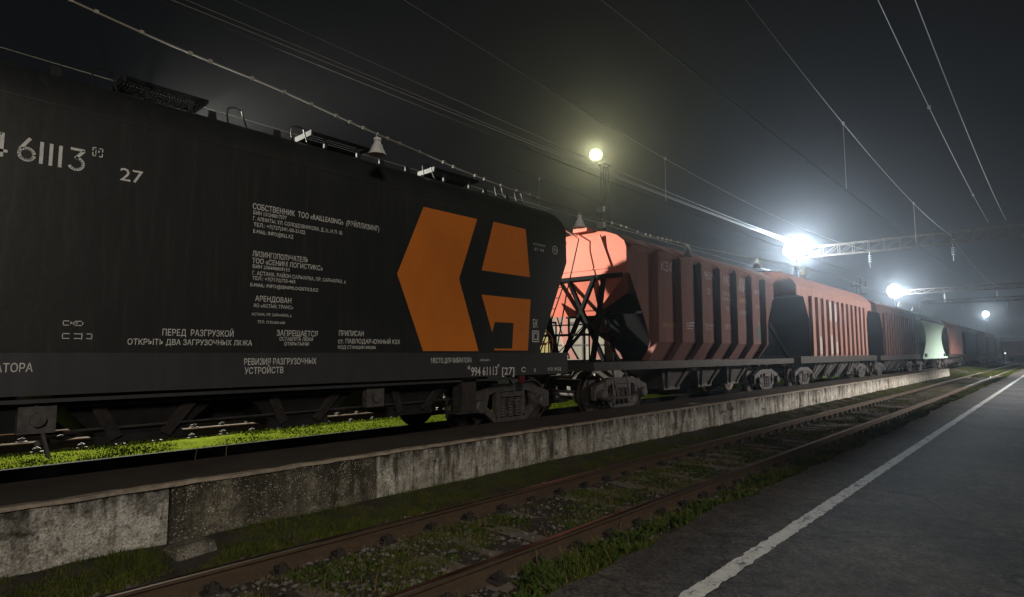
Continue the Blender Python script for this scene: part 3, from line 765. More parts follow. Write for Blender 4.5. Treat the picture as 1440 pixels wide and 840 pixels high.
h = MB(); h.box(1.25, 1.50, 7.2 - Y1, 7.55 - Y1, .45, 1.06); h.box(1.2, 1.52, 7.1 - Y1, 7.6 - Y1, .42, .47); h.build('step', 'steel_dark', w1)

h = MB(); h.tube([(1.1, -2.2, .62), (1.1, 4.6, .66)], .018, 6); h.beam((1.1, 4.6, .66), (.7, 4.7, .95), .03, .06); h.build('brake_rod', 'steel_dark', w1)
h = MB(); h.beam((1.38, -2.15, 1.0), (1.38, -2.0, .40), .03, .09); h.beam((1.38, -2.1, .55), (.9, -1.7, .55), .05, .05); h.build('discharge_lever', 'bogie_steel', w1)
for yy in (-2.12, 2.05):
    h = MB(); h.box(1.30, 1.42, yy - .16, yy + .16, .66, .94); h.lathe([(.07, 0), (.07, .05), (0, .055)], (1.42, yy, .80), 'x', 12); h.build('gear_box', 'bogie_steel', w1)
# ---------------------------------------------------------------- wagon 2: red with deep posts
Y2 = 18.1
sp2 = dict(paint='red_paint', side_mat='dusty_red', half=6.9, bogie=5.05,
    levels=[(3.50, 1.42, 5.25), (4.16, 1.42, 5.25), (4.34, 1.34, 5.22), (4.52, 1.10, 5.18), (4.66, .74, 5.12), (4.74, .36, 5.05), (4.76, 0, 5.0)],
    ribs=[-3.93 + 1.31 * k for k in range(7)], rib_prof=[(1.40, 1.28), (1.42, 1.80), (1.42, 4.24)][0:0] or [(1.08, 1.30), (1.42, 1.80), (1.42, 4.10), (1.30, 4.30)], rib_k=[1, 1, 1, .5], rib_depth=.18, rib_w=.055, rib_mat='dusty_red',
    sill=(1.08, 1.28, 1.50), sill_mat='steel_dark', chutes=[(-2.2, 1.0, 1.2), (0.0, 1.0, 1.2), (2.2, 1.0, 1.2)], chute_mat='bogie_steel', walk=(4.79, 4.9))
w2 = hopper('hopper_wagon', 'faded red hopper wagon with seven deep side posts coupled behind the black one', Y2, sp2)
mb = MB()                        # lower side sheets with the kink above the sill, and the inner hopper
for sx in (1, -1):
    pts = [(1.42, 3.50, 5.10), (1.42, 2.55, 4.50), (1.42, 1.80, 4.10), (1.08, 1.28, 3.80)] if sx > 0 else [(1.42, 3.50, 5.1), (1.42, 2.55, 3.6), (1.42, 1.80, 1.8), (1.08, 1.28, 1.2)]
    vs = []; nP = len(pts)
    for wd, z, l in pts: vs += [(sx * wd, -l, z), (sx * wd, l, z), (sx * (wd - .03), -l, z), (sx * (wd - .03), l, z)]
    fs = []
    for k in range(nP - 1):
        a, b = 4 * k, 4 * k + 4; fs += [(a, a + 1, b + 1, b), (a + 3, a + 2, b + 2, b + 3), (a, b, b + 2, a + 2), (a + 1, a + 3, b + 3, b + 1)]
    t_ = 4 * nP - 4; mb.add(vs, fs + [(t_, t_ + 1, t_ + 3, t_ + 2)])
mb.build('lower_side', 'dusty_red', w2)
mb = MB()
for s_ in (-1, 1):
    mb = MB(); mb.add([(-1.38, s_ * 5.24, 3.502), (1.38, s_ * 5.24, 3.502), (.10, s_ * 4.75, 2.5), (-1.38, s_ * 4.75, 2.5), (1.38, s_ * 4.0, 3.502), (-1.38, s_ * 4.0, 3.502)], [(0, 1, 2, 3), (1, 4, 2), (0, 3, 5)]); mb.build('end_slope', 'red_paint', w2)
mb = MB(); mb.loft([(1.28, .75, 1.6), (2.5, .6, 3.2)], caps=False); mb.build('inner_hopper', 'black_and_shade', w2)  # painted black for the shadow below the end slope
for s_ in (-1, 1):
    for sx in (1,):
        mb = MB(); mb.add([(sx * .10, s_ * 4.42, 2.52), (sx * 1.40, s_ * 4.42, 2.52), (sx * 1.40, s_ * 3.9, 1.6), (sx * 1.12, s_ * 3.75, 1.28), (sx * .35, s_ * 3.75, 1.28)], [(0, 1, 2, 3, 4)]); mb.build('shade_sheet', 'black_and_shade', w2)  # added black sheet in place of shade, also stops the yard light
# curved roof eaves between the posts, painted paler salmon as if lit from above
for sx in (-1, 1):
    mb = MB()
    for k in range(8):
        a = -5.2 if k == 0 else -3.93 + 1.31 * (k - 1) + .05
        b = 5.2 if k == 7 else -3.93 + 1.31 * k - .05
        n_ = 8
        for j in range(n_):
            t0, t1 = j / n_, (j + 1) / n_
            ya, yb = a + (b - a) * t0, a + (b - a) * t1
            ha, hb_ = .07 * math.sin(math.pi * t0), .07 * math.sin(math.pi * t1)
            mb.add([(sx * 1.435, ya, 4.12), (sx * 1.435, yb, 4.12), (sx * 1.53, yb, 4.20 + hb_), (sx * 1.53, ya, 4.20 + ha), (sx * 1.05, ya, 4.56), (sx * 1.05, yb, 4.56)], [(0, 1, 2, 3), (3, 2, 5, 4)])
        if k < 7: mb.add([(sx * 1.53, b, 4.20), (sx * 1.53, b + .1, 4.20), (sx * 1.05, b + .1, 4.56), (sx * 1.05, b, 4.56)], [(0, 1, 2, 3)])
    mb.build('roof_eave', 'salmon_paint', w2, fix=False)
mb = MB()
mb.beam((.62, -5.28, 4.55), (1.0, -5.28, 3.55), .10, .06, up=(0, 1, 0)); mb.beam((-.62, -5.28, 4.55), (-1.0, -5.28, 3.55), .10, .06, up=(0, 1, 0)); mb.box(-1.4, 1.4, -5.275, -5.252, 3.66, 3.70)
mb.build('end_stiffener', 'red_paint', w2)
end_frame(w2, -1, 6.85, 5.25, 3.5); end_frame(w2, 1, 6.85, 5.25, 3.5)
end_rail(w2, -1, 6.85); end_rail(w2, 1, 6.85)
mb = MB(); mb.box(-1.36, -1.30, -7.62, -5.7, 1.28, 3.15); mb.build('light_blocker', 'black_and_shade', w2)  # added panel, keeps the yard light off the lower end
ladder(w2, -.62, -6.55, 1.3, 3.4, .40, 'x', 'black_and_shade', 1.15)
mb = MB(); mb.tube([(.10, -6.5, 1.3), (.10, -6.0, 3.0), (.10, -5.45, 4.5), (-.3, -5.3, 4.75)], .018, 6); mb.build('hand_pole', 'steel_dark', w2, smooth=60)
mb = MB(); mb.tube([(-.9, -5.2, 4.5), (-.8, -5.35, 4.8), (-.5, -5.4, 4.9), (-.3, -5.2, 4.7)], .02, 6); mb.box(-.2, .25, -5.3, -4.9, 4.72, 4.82); mb.build('roof_bracket', 'red_paint', w2)
mb = MB()
for x in (.95, 1.2): mb.beam((1.45, -5.9 + (x - 1) * 2.2, 1.1), (1.50, -5.75 + (x - 1) * 2.2, .45), .04, .03)
mb.box(1.35, 1.56, -6.1, -5.2, .42, .45); mb.build('foot_step', 'bogie_steel', w2)
XP = 1.4235
def T2(txts, m='lettering_worn'):
    q = MB()
    for (t_, ya, yb, za, zb_) in txts: put_text(q, t_, ya - Y2, yb - Y2, za, zb_, XP)
    q.build('lettering', m, w2, fix=False)
T2([('КЗХ', 14.62, 15.27, 3.74, 4.0)])
T2([('9509', 17.33, 18.02, 3.74, 4.0), ('27', 17.5, 17.75, 3.30, 3.48), ('КАПИТАЛЬНЫЙ', 17.25, 18.0, 2.3, 2.38), ('РЕМОНТ', 17.3, 17.8, 2.18, 2.26)])
T2([('МЗ', 18.75, 19.3, 3.70, 3.98), ('ТАРА 22 т', 18.65, 19.35, 3.34, 3.45), ('КУЗОВ 73 м', 18.65, 19.35, 3.18, 3.28), ('70', 18.85, 19.1, 2.85, 3.0), ('ДЕПО', 18.75, 19.3, 2.28, 2.40)])
T2([('ДЛЯ ЗЕРНА', 20.0, 20.65, 2.80, 2.92)])
T2([('18.12', 21.35, 21.95, 3.60, 3.75), ('21', 21.45, 21.8, 3.1, 3.2)])
T2([('ЗАГРУЖАТЬ', 14.65, 15.4, 2.2, 2.3)], 'yellow_worn')
T2([('ЗЕРНО', 19.98, 20.65, 3.18, 3.33)], 'yellow_worn')
lt = MB()
for k in range(4):
    strip(lt, [(20.0 - Y2 + .11 * k, 3.62 - .02 * k), (20.2 - Y2 + .11 * k, 4.02)], .05, XP)
q = arc(20.3 - Y2, 3.86, .24, 120, 330, 14); strip(lt, q, .03, XP)
lt.build('emblem', 'lettering_worn', w2, fix=False)
lt = MB()
for k in range(3): strip(lt, [(16.05 - Y2, 2.2 + .07 * k), (16.45 - Y2 + .07 * k, 2.2 + .09 * k)], .035, XP)
lt.build('scribble', 'lettering_worn', w2, fix=False)
mb = MB(); mb.box(1.422, 1.427, 21.45 - Y2, 21.92 - Y2, 1.95, 2.45); mb.build('data_panel', 'dark_green', w2)

# ---------------------------------------------------------------- wagon 3: ribbed, recess at its end painted black for shade
Y3 = 32.75
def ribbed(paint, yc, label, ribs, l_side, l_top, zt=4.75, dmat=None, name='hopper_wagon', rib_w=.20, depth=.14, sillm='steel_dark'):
    sp = dict(paint=paint, half=6.85, bogie=5.1, end_shade=True,
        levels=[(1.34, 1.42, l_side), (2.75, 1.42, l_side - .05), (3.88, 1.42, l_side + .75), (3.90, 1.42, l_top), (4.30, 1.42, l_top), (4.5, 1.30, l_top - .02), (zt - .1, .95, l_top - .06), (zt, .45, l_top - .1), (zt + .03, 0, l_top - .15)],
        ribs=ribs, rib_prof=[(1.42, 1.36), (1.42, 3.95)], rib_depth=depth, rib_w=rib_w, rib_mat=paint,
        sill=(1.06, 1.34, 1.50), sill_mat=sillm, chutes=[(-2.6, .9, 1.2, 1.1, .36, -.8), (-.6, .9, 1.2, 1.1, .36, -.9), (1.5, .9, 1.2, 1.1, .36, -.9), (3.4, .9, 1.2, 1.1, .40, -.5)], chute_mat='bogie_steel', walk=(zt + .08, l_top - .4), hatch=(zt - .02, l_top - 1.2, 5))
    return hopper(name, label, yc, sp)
w3 = ribbed('salmon_paint', Y3, 'salmon red ribbed hopper wagon third in the train with a recessed end painted black for shade', [-4.9 + .86 * k for k in range(12)], 5.05, 6.7, 4.95)
mb = MB()
for k, z0, z1 in ((3, 2.95, 3.85), (4, 2.95, 3.8), (1, 1.45, 2.2), (3, 1.45, 2.3), (4, 1.45, 2.0)): mb.box(1.5605, 1.566, -4.9 + .86 * k - .17, -4.9 + .86 * k + .17, z0, z1)
mb.build('paint_patch', 'patch', w3)
Y4 = 47.45
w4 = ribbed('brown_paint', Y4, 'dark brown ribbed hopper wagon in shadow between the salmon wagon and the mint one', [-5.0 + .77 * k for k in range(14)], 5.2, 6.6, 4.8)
Y5 = 62.15
sp5 = dict(paint='mint_paint', half=6.85, bogie=5.1,
    levels=[(1.1, 1.50, 6.3), (1.4, 1.50, 5.9), (1.8, 1.49, 5.1), (2.3, 1.48, 4.5), (2.8, 1.48, 4.3), (3.3, 1.49, 4.7), (3.7, 1.50, 5.5), (4.05, 1.52, 6.6), (4.2, 1.50, 6.6), (4.55, 1.2, 6.5), (4.8, .7, 6.3), (4.88, 0, 6.2)],
    sill=(1.0, 1.14, 1.54), sill_mat='mint_paint', chutes=[(-2.5, 1.1, 1.2), (2.5, 1.1, 1.2)], walk=(4.92, 6.0), hatch=(4.85, 5, 4))
w5 = hopper('hopper_wagon', 'pale mint green hopper wagon far along the train with smooth sides', Y5, sp5)
mb = MB(); mb.box(1.40, 1.56, -6.5, 6.5, 4.02, 4.16)
for y in (-5.2, 5.2): mb.box(1.45, 1.60, y - .3, y + .3, 1.15, 1.42)
mb.build('side_fitting', 'dark_green', w5)
for i, (pm, lab) in enumerate((('salmon_paint', 'small red brown hopper wagon just beyond the mint green one'), ('dark_green', 'dark grey green hopper wagon second beyond the mint green one'),
                               ('brown_paint', 'dark brown hopper wagon third beyond the mint green one'), ('red_paint', 'rusty red hopper wagon second from the far end of the train'), ('dark_green', 'last dark wagon at the far end of the train before the crimson wagon'))):
    wq = ribbed(pm, 76.85 + 14.7 * i, lab, [-4.6 + 1.02 * k for k in range(10)], 5.0, 6.6, 4.75)
    if i < 2: wq_eave = None

# wagon on the track behind, its end glimpsed between the first two
spc = dict(paint='cream_paint', half=6.85, bogie=5.1,
    levels=[(1.2, 1.45, 6.7), (4.0, 1.45, 6.7), (4.3, 1.3, 6.7), (4.5, .6, 6.6), (4.55, 0, 6.5)], ribs=[-5 + 2.5 * k for k in range(5)], rib_prof=[(1.45, 1.25), (1.45, 3.9)], rib_depth=.08, rib_w=.05, rib_mat='cream_paint', sill=(1.0, 1.2, 1.5))
bw = hopper('hopper_wagon', 'cream wagon with a yellow corner glimpsed on the back track behind the red wagon end', 24.9, spc, loc_x=-13.6, group=None)
mb = MB(); mb.box(-1.5, -.95, -6.78, -6.702, 1.2, 4.0); mb.build('corner_panel', 'ochre_paint', bw)
mb = MB(); mb.beam((-.75, -6.76, 2.9), (-.15, -6.78, 1.3), .10, .06, up=(0, 1, 0)); mb.build('end_strut', 'salmon_paint', bw)
mb = MB()
for z in (1.75, 2.6): mb.box(-.9, 1.45, -6.74, -6.702, z, z + .06)
mb.box(.5, .62, -6.76, -6.702, 1.2, 4.0); mb.build('end_frame', 'steel_dark', bw)

# crimson covered wagon standing across at the far end
cw = empty('covered_wagon', (-4.0, 152, RAIL_TRAIN - .2), 'crimson covered wagon seen side on at the far end of the yard', 'wagon', None, R(58))
mb = MB(); mb.loft([(1.1, 1.4, 7.0), (3.9, 1.4, 7.0), (4.3, 1.2, 7.0), (4.55, .6, 7.0), (4.6, 0, 7.0)]); mb.build('body', 'crimson_paint', cw)
mb = MB()
for y in np.linspace(-6.9, 6.9, 9): mb.box(1.4, 1.48, y - .06, y + .06, 1.1, 3.9)
mb.box(1.4, 1.47, -7, 7, 3.82, 3.94); mb.build('side_post', 'crimson_paint', cw)
mb = MB(); mb.box(1.41, 1.5, 1.6, 3.6, 1.3, 3.6); mb.build('door', 'crimson_paint', cw)
mb = MB(); mb.box(-1.4, 1.4, -7, 7, .9, 1.09); mb.build('underframe', 'steel_dark', cw)
for s in (-1, 1): make_bogie(cw, s * 5)
sg = empty('signal_post', (-6.55, 128, -.2), 'short signal post with a small white light by the crimson wagon', 'signal')
mb = MB(); mb.tube([(0, 0, -.1), (0, 0, 1.5)], .06, 8); mb.build('post', 'galv', sg)
mb = MB(); mb.box(-.18, .18, -.12, .14, 1.5, 2.0); mb.build('signal_head', 'steel_dark', sg)
mb = MB(); mb.lathe([(.11, 0), (.11, -.05), (0, -.06)], (0, -.122, 1.75), 'y', 12); mb.build('lens', 'signal_white', sg)
mk = empty('marker_board', (-8.05, 140, -.1), 'narrow white and red marker board standing in front of the crimson wagon', 'marker')
mb = MB(); mb.box(-.28, .28, -.04, .04, .6, 2.5); mb.build('board', 'patch', mk)
mb = MB(); mb.box(-.05, .05, -.05, .05, -.3, .6); mb.build('post', 'steel_dark', mk)

# ================================================================ GANTRIES, MASTS, LAMPS
def truss(mb, x0, x1, yc, z0, z1, dy, step, t=.07):
    for y in (yc - dy, yc + dy):
        for z in (z0, z1): mb.beam((x0, y, z), (x1, y, z), t, t)
    n_ = int((x1 - x0) / step); xsx = np.linspace(x0, x1, n_ + 1)
    for i, x in enumerate(xsx):
        for y in (yc - dy, yc + dy):
            mb.beam((x, y, z0), (x, y, z1), t * .6, t * .6)
            if i < n_: mb.beam((x, y, z0), (xsx[i + 1], y, z1), t * .55, t * .55)
        for z in (z0, z1):
            mb.beam((x, yc - dy, z), (x, yc + dy, z), t * .5, t * .5)
            if i < n_: mb.beam((x, yc - dy if i % 2 else yc + dy, z), (xsx[i + 1], yc + dy if i % 2 else yc - dy, z), t * .4, t * .4)
def lattice(mb, x, y, z0, z1, wd, step, t=.08):
    n_ = int((z1 - z0) / step); zz = np.linspace(z0, z1, n_ + 1)
    c = [(-1, -1), (1, -1), (1, 1), (-1, 1)]
    for i, z in enumerate(zz):
        h = wd * (1 - .45 * i / n_); h2 = wd * (1 - .45 * (i + 1) / n_)
        for k in range(4):
            a = c[k]; b = c[(k + 1) % 4]
            if i < n_:
                mb.beam((x + a[0] * h, y + a[1] * h, z), (x + a[0] * h2, y + a[1] * h2, zz[i + 1]), t, t)
                mb.beam((x + a[0] * h, y + a[1] * h, z), (x + b[0] * h2, y + b[1] * h2, zz[i + 1]), t * .5, t * .5)
            mb.beam((x + a[0] * h, y + a[1] * h, z), (x + b[0] * h, y + b[1] * h, z), t * .5, t * .5)
glabels = ['nearest wide lattice gantry spanning the tracks with two wires on its right end', 'middle lattice gantry beyond the nearest one, level with the second white floodlight', 'farthest and lowest looking lattice gantry just beneath the middle one']
for (gy, zb_, zt_, lab) in ((47, 8.67, 9.40, glabels[0]), (84, 8.62, 9.12, glabels[1]), (101, 8.45, 8.95, glabels[2])):
    g = empty('lattice_gantry', (0, gy, 0), lab, 'gantry', 'overhead line gantries across the yard')
    mb = MB(); truss(mb, -14.0, 13.0, 0, zb_, zt_, .28, .92, .052); mb.build('truss', 'truss', g)
    for x in (-14.2, 13.2):
        mb = MB(); lattice(mb, x, 0, -.3, zt_ - .1 if x > 0 else zt_, .28, .8, .07); mb.build('mast', 'mast_steel', g)
    for x in (-4.61, -9.3, 2.0 if gy == 47 else -.5):
        mb = MB(); mb.tube([(x, 0, zb_ - .04), (x, 0, zb_ - 1.15)], .012, 5)
        for k in range(4): mb.lathe([(.02, 0), (.10, .02), (.09, .05), (.02, .09)], (x, 0, zb_ - .35 - .14 * k), 'z', 10)
        mb.build('insulator_string', 'insulator', g, smooth=40)
mb = MB(); lattice(mb, 0, 0, -.2, 9.0, .3, .8, .07); mb.box(-.7, .7, -.05, .05, 8.2, 8.3); mb.box(-.7, .7, -.05, .05, 7.4, 7.48)
for x in (-.6, -.2, .2, .6): mb.lathe([(.05, 0), (.07, .1), (.05, .2), (.07, .3), (.03, .4)], (x, 0, 8.3), 'z', 8)
tag(mb.build('lattice_mast', 'truss', loc=(-14.25, 66.5, 0)), 'thin lattice mast with insulators standing left of the second white floodlight', 'mast')

def flood(loc, label, lens, big=.72, aim=(0.6, -.8)):
    f = empty('floodlight', loc, label, 'floodlight', 'lit floodlights over the yard')
    ang = math.atan2(aim[0], -aim[1])
    f.rotation_euler.z = ang
    h = MB(); h.lathe([(.20, .50), (.32, .38), (big * .92, .12), (big, .0), (big * .97, -.03), (big * .9, .02)], (0, 0, 0), 'y', 28); h.build('housing', 'galv', f, smooth=40)
    l = MB(); l.lathe([(0, -.02), (big * .5, -.05), (big * .88, .03), (0, .04)], (0, 0, 0), 'y', 28); l.build('lens', lens, f, smooth=60)
    b = MB(); b.tube([(-big - .04, .05, 0), (-big - .04, .05, -big * .5), (0, .15, -big - .15), (big + .04, .05, -big * .5), (big + .04, .05, 0)], .03, 6); b.build('bracket', 'galv', f)
    return f
flood(LAMP_A, 'biggest white floodlight, blazing above the salmon wagon at the nearest gantry', 'lamp_white', .82)
flood(LAMP_B, 'second white floodlight, above the dark brown wagon at the left end of the middle gantry', 'lamp_white', .95)
flood(LAMP_C, 'smallest and most distant white floodlight near the far end of the train', 'lamp_white', .52, (.3, -1))
flood(LAMP_Y, 'yellow glowing floodlight high on the tall tower behind the train', 'lamp_yellow', .62)
for (x, y, z0, z1, lab) in ((-14.2, 47.45, 9.4, 9.6, None),):
    pass
mb = MB(); lattice(mb, 0, 0, -.3, 9.0, .22, .9, .06)
tag(mb.build('lattice_mast', 'mast_steel', loc=(-10.25, 150.7, 0)), 'far thin mast carrying the smallest white floodlight', 'mast')
tw = empty('light_tower', (-29.6, 44.8, -.3), 'tall thin lattice lighting tower standing behind the train under the yellow lamp', 'tower')
mb = MB(); lattice(mb, 0, 0, 0, 19.0, .45, 1.3, .05); mb.build('lattice', 'mast_steel', tw)
for z in (13.05 + 1.65 + .1, 11.6 + 1.65 + .1):
    mb = MB(); mb.box(-.38, .38, -.85, -.57, z - .22, z + .22); mb.beam((0, -.57, z), (0, -.2, z), .08, .08); mb.build('unlit_floodlight', 'white_ceramic', tw)
mb = MB(); mb.box(-.45, .45, -.45, .45, 19.0, 19.05); mb.build('lamp_gallery', 'mast_steel', tw)

# festoon of unlit lamp shades over the loading platform
CX = -7.2
cab = [(-3, 4.02), (0, 3.75), (1.17, 3.57), (2.76, 3.42), (4.79, 3.23), (6.45, 3.05), (8.66, 2.95), (9.94, 2.92), (12.4, 2.86), (14.86, 2.88), (17.3, 2.98), (19.75, 3.10), (23.1, 3.26), (24.8, 3.33), (29.8, 3.45), (34.8, 3.40), (39.8, 3.30), (43.5, 3.24), (48.4, 3.20), (55, 3.3), (60, 3.6)]
mb = MB(); pts = []
cyy = np.array([c[0] for c in cab]); czz = np.array([c[1] for c in cab])
for y in np.linspace(-3, 60, 260):
    z = float(np.interp(y, cyy, czz)) + EYE + .012 * math.sin(y * 2.3)
    pts.append((CX, float(y), z))
mb.tube(pts, .011, 5); co = mb.build('lamp_cable', 'cable', smooth=60)
tag(co, 'sagging clipped cable strung over the loading platform carrying unlit lamp shades', 'cable')
mb = MB()
y = 1.2
while y < 26:
    z = float(np.interp(y, cyy, czz)) + EYE + .012 * math.sin(y * 2.3); mb.box(CX - .016, CX + .016, y - .02, y + .02, z - .018, z + .022); y += random.choice((.22, .38, .42, .5))
mb.build('cable_clip', 'cable', co)
pl = empty('pendant_lamp', (0, 0, 0), '', 'lamp', 'unlit lamp shades hung along the cable')
mb = MB(); mb.lathe([(.055, -.10), (.075, -.12), (.085, -.16), (.128, -.25), (.132, -.265), (.122, -.262), (.078, -.17), (.05, -.14), (.0, -.135)], n=24); mb.build('lamp_shade', 'white_ceramic', pl, smooth=40)
mb = MB(); mb.lathe([(.118, -.258), (.075, -.17), (.0, -.145)], n=20); mb.build('reflector', 'reflector', pl, smooth=60)
mb = MB(); mb.lathe([(.03, .0), (.055, -.01), (.055, -.045), (.038, -.055), (.05, -.07), (.05, -.099), (.0, -.1)], n=14); mb.tube([(0, 0, -.005), (.03, 0, .04), (0, 0, .07), (-.03, 0, .04), (0, 0, -.005)], .009, 6); mb.build('lamp_holder', 'white_ceramic', pl, smooth=40)
mb = MB(); mb.lathe([(.0, -.15), (.03, -.17), (.045, -.21), (.03, -.245), (.0, -.25)], n=12); mb.build('bulb', 'insulator', pl, smooth=60)
plabels = ['nearest unlit lamp shade on the cable, above the roof gratings of the black wagon', 'second unlit lamp shade on the cable, just above the gap between black and red wagons', 'third unlit lamp shade on the cable, above the middle of the red wagon',
           'fourth unlit lamp shade on the cable, above the far end of the red wagon', 'fifth unlit lamp shade on the cable, just under the biggest floodlight', 'sixth lamp shade on the cable, small and just beneath the second floodlight', 'farthest lamp shade on the cable, tiny, over the roof of the mint wagon']
for i, yy in enumerate((4.92, 9.93, 14.85, 19.9, 24.8, 44.0, 48.6)):
    o = pl if i == 0 else copy_tree(pl)
    o.location = (CX, yy, float(np.interp(yy, cyy, czz)) + EYE + .012 * math.sin(yy * 2.3) - .05)
    o['label'] = plabels[i]

# overhead wires (x, [(y, z above eye)])
def wire(name, label, x, pts, r=.011, m='wire', droppers=(), clips=()):
    mb = MB(); ya = [p[0] for p in pts]; P = []
    xx = x if isinstance(x, (list, tuple)) else [x] * len(pts)
    yy = np.linspace(ya[0], ya[-1], 60)
    co = np.polyfit(ya, [p[1] for p in pts], min(2, len(pts) - 1)); cx_ = np.interp(yy, ya, xx)
    zf = lambda y: float(np.polyval(co, y)) + EYE
    mb.tube([(float(a), float(y), zf(y)) for a, y in zip(cx_, yy)], r, 5)
    o = mb.build(name, m, smooth=60); tag(o, label, 'wire', 'overhead wires')
    for yd, zlow in droppers:
        d = MB(); xd = float(np.interp(yd, ya, xx)); d.tube([(xd, yd, zf(yd)), (xd, yd + .0, zlow + EYE)], .007, 4); d.box(xd - .03, xd + .03, yd - .03, yd + .03, zf(yd) - .04, zf(yd) + .04); d.build('dropper', 'wire', o)
    for yc_ in clips:
        d = MB(); d.box(x - .04, x + .04, yc_ - .06, yc_ + .06, zf(yc_) - .05, zf(yc_) + .03); d.build('wire_clamp', 'galv', o)
    return o
wire('contact_wire', 'dark wire crossing the sky from top centre down towards the biggest floodlight', -4.61, [(-4, 5.22), (10.7, 5.12), (47, 5.2)], .011, 'wire_dark')
wire('messenger_wire', 'pale wire from top right of centre dipping to the middle of the nearest gantry', -4.61, [(-4, 9.6), (12.8, 7.75), (20.9, 7.22), (30, 7.02), (47, 7.45)], .009, 'wire', [(20.6, 5.13), (33, 5.13)])
wire('feeder_wire', 'left one of the two bright wires dropping from the top right to the nearest gantry', -2.75, [(-2, 9.9), (17, 8.75), (30.8, 8.0), (47, 8.15)], .010, 'wire', (), (24.0, 38.0))
wire('feeder_wire', 'right one of the two bright wires dropping from the top right to the nearest gantry', -1.9, [(-2, 8.9), (15.9, 8.05), (22, 7.62), (47, 8.15)], .011, 'wire')
wire('supply_wire', 'lower of the pale twin wires running over the black wagon to the biggest floodlight', -14.2, [(-2, 7.95), (8.5, 7.86), (47, 8.12)], .012)
wire('supply_wire', 'upper of the pale twin wires running over the black wagon to the biggest floodlight', -14.2, [(-2, 8.12), (8.5, 7.98), (47, 8.22)], .009)
wire('supply_wire', 'topmost pale wire over the black wagon ending near the yellow floodlight', -14.2, [(-2, 8.75), (5.6, 8.54), (12.5, 8.31), (47, 8.35)], .009)
wire('contact_wire', 'dark contact wire above the train sloping past the yellow lamp over the red wagon', -9.3, [(-4, 5.2), (10.7, 4.98), (47, 5.1)], .011, 'wire_dark')
wire('messenger_wire', 'faint messenger wire above the train carrying a dropper right of the yellow lamp', -9.3, [(-4, 8.2), (17.7, 6.46), (30, 6.3), (47, 7.1)], .007, 'wire', [(17.7, 5.0)])
wire('contact_wire', 'low faint wire passing behind the rounded end of the black wagon roof', -13.6, [(-4, 5.5), (16.3, 5.32), (47, 5.4)], .010, 'wire')
wire('messenger_wire', 'faint wire with a dropper above the rounded end of the black wagon', -13.6, [(-4, 7.6), (16.3, 6.22), (30, 6.4), (47, 7.1)], .007, 'wire_dark', [(16.3, 5.33)])
for i, (xx, lab) in enumerate(((-4.61, 'short pale wire running down to the right between the nearest and middle gantries'), (.4, 'wire at the right edge hanging from the nearest gantry to the middle one'))):
    wire('span_wire', lab, xx, [(47, 7.3), (65, 6.9), (84, 7.3)], .012)

# ================================================================ GRASS, STONES
def tufts(name, mname, label, cat, x0, x1, y0, y1, N, h0, h1, wid=.006, clump=.5, cs=1.2, lean=.5, near=True, zoff=0.0, leafy=False, fallx=None):
    out_v = []; out_f = []
    u = rng.random(N * 3); sh = 2.5 - min(y0, 0.0); yv = (y0 + sh) * ((y1 + sh) / (y0 + sh)) ** u - sh if near else y0 + (y1 - y0) * u
    xv = x0 + (x1 - x0) * rng.random(N * 3)
    V = []; F = []; cnt = 0; k = 0
    for x, y in zip(xv, yv):
        c = fbm(x + 17 * h0, y, cs, 3)
        if c < clump + random.uniform(-.12, .12): continue
        cnt += 1
        if cnt > N: break
        sc = 1.0 + max(0, (y - 12) / 30)
        z = gz(float(x), float(y)) + zoff - .01
        h = random.uniform(h0, h1) * (0.6 + .8 * min(max(c - clump, 0), 1)); a = random.uniform(0, 6.283); w_ = wid * random.uniform(.6, 1.4) * sc
        dx, dy = math.cos(a), math.sin(a); ln = h * random.uniform(.1, lean)
        px, pyy = -dy * w_, dx * w_
        if leafy:
            V += [(x, y, z), (x + dx * ln * .5 + px * 2.6, y + dy * ln * .5 + pyy * 2.6, z + h * .6), (x + dx * ln * 1.3, y + dy * ln * 1.3, z + h * .85), (x + dx * ln * .5 - px * 2.6, y + dy * ln * .5 - pyy * 2.6, z + h * .6)]
            F.append((k, k + 1, k + 2, k + 3)); k += 4
        else:
            V += [(x - px, y - pyy, z), (x + px, y + pyy, z), (x + dx * ln * .35 + px * .8, y + dy * ln * .35 + pyy * .8, z + h * .6), (x + dx * ln * .35 - px * .8, y + dy * ln * .35 - pyy * .8, z + h * .6), (x + dx * ln, y + dy * ln, z + h)]
            F += [(k, k + 1, k + 2, k + 3), (k + 3, k + 2, k + 4)]; k += 5
    me = bpy.data.meshes.new(name); me.from_pydata(V, [], F); me.materials.append(M[mname]); me.update()
    o = bpy.data.objects.new(name, me); COL.objects.link(o); return tag(o, label, cat, None, 'stuff')
tufts('grass', 'grass', 'dark green grass verge growing along the foot of the concrete wall', 'grass', -6.66, -5.50, -.5, 62, 90000, .015, .065, .0036, -.24, 1.5, .9)
tufts('grass', 'grass', 'patchy low grass growing between the rusty rails', 'grass', -5.25, -3.95, .2, 60, 30000, .03, .08, .0038, .03, 1.0)
tufts('weeds', 'weed', 'leafy green weeds along the ragged edge of the asphalt platform', 'weeds', -3.55, -2.70, 1.0, 60, 12000, .05, .19, .009, .06, 1.7, .7, leafy=True)
tufts('grass', 'grass', 'thin grass mixed with the weeds along the platform edge', 'grass', -3.65, -2.70, 1.0, 62, 20000, .04, .17, .0042, -.1, 1.3, .9)
tufts('grass', 'grass_lit', 'brightly lit strip of short grass beyond the train track', 'grass', -12.75, -10.35, -3, 70, 70000, .018, .042, .009, -.85, .8, near=True, zoff=.035)
tufts('grass', 'grass', 'rough grass field past the end of the loading platform', 'grass', -8.0, -2.9, 60.5, 125, 26000, .06, .14, .014, -.2, .25, near=False)
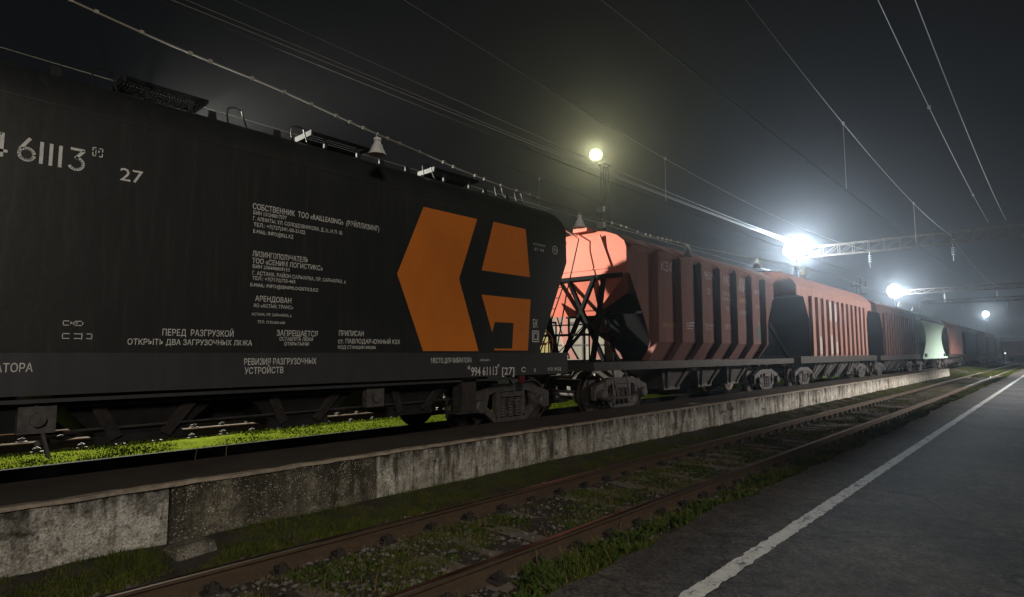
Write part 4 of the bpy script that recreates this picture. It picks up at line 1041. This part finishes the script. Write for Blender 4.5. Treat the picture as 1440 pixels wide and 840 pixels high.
tufts('dry_stalks', 'dry', 'dry brown stalks scattered between the rusty rails', 'stalks', -5.3, -2.75, .5, 40, 5500, .05, .18, .0035, -.1, 1.6, 1.2)
tufts('weeds', 'weed', 'leafy weeds growing between the rusty rails', 'weeds', -5.2, -4.0, .8, 25, 3500, .04, .10, .008, .18, 1.5, .8, leafy=True)
for i, (x, y, h, dx) in enumerate(((-8.2, 2.95, .26, .02), (-8.1, 3.3, .34, -.01))):
    mb = MB(); mb.tube([(0, 0, 0), (dx, .01, h * .6), (dx * 2.2, .02, h)], .006, 5); tag(mb.build('dry_stem', 'dry', loc=(x, y, .19)), ('shorter' if i == 0 else 'taller') + ' of the two bare stems at the back edge of the loading platform', 'stem')
def stones(name, label, x0, x1, y0, y1, N, r0, r1, mname, zoff=0.0):
    V = []; F = []; k = 0
    ico = [(0, 0, 1), (.9, 0, .2), (.28, .86, .2), (-.73, .53, .2), (-.73, -.53, .2), (.28, -.86, .2), (0, 0, -.6)]
    fa = [(0, 1, 2), (0, 2, 3), (0, 3, 4), (0, 4, 5), (0, 5, 1), (6, 2, 1), (6, 3, 2), (6, 4, 3), (6, 5, 4), (6, 1, 5)]
    for _ in range(N):
        sh = 2.5 - min(y0, 0.0); y = (y0 + sh) * ((y1 + sh) / (y0 + sh)) ** random.random() - sh; x = random.uniform(x0, x1); r = random.uniform(r0, r1) * random.choice((.6, 1, 1.2)); a = random.uniform(0, 6.28)
        z = gz(x, y) + zoff + r * .1
        for p in ico:
            s = r * random.uniform(.7, 1.2); V.append((x + s * (p[0] * math.cos(a) - p[1] * math.sin(a)), y + s * (p[0] * math.sin(a) + p[1] * math.cos(a)), z + s * p[2] * .7))
        F += [tuple(i + k for i in f) for f in fa]; k += 7
    me = bpy.data.meshes.new(name); me.from_pydata(V, [], F); me.materials.append(M[mname]); me.update()
    o = bpy.data.objects.new(name, me); COL.objects.link(o); return tag(o, label, 'gravel', None, 'stuff')
stones('gravel', 'dark gravel and ballast stones between and beside the rusty rails', -5.9, -3.2, .3, 45, 9000, .010, .034, 'gravel')
stones('gravel', 'scattered pale stones and litter between the rusty rails', -5.2, -3.0, .5, 22, 70, .006, .018, 'pale_litter', .02)
stones('gravel', 'dark ballast stones along the track behind the train', -15.5, -12.9, -2, 30, 3500, .02, .045, 'black_ballast', .02)
stones('gravel', 'loose grit scattered on the asphalt platform', -1.6, 3.0, 3, 16, 160, .004, .009, 'gravel', .345)

# ================================================================ HAZE
hz = bpy.data.materials.new('night_haze'); hz.use_nodes = True
hn = hz.node_tree.nodes; hl = hz.node_tree.links
hn.remove(hn['Principled BSDF'])
pv = hn.new('ShaderNodeVolumePrincipled'); pv.inputs['Color'].default_value = (.93, .96, 1.0, 1); pv.inputs['Density'].default_value = .0008; pv.inputs['Anisotropy'].default_value = 0.88
hl.new(pv.outputs[0], hn['Material Output'].inputs['Volume'])
M['haze'] = hz
mb = MB(); mb.box(-100, 100, -55, 570, -1.6, 26); o = mb.build('haze', 'haze'); tag(o, 'thin night haze hanging over the whole yard', 'haze', None, 'stuff')
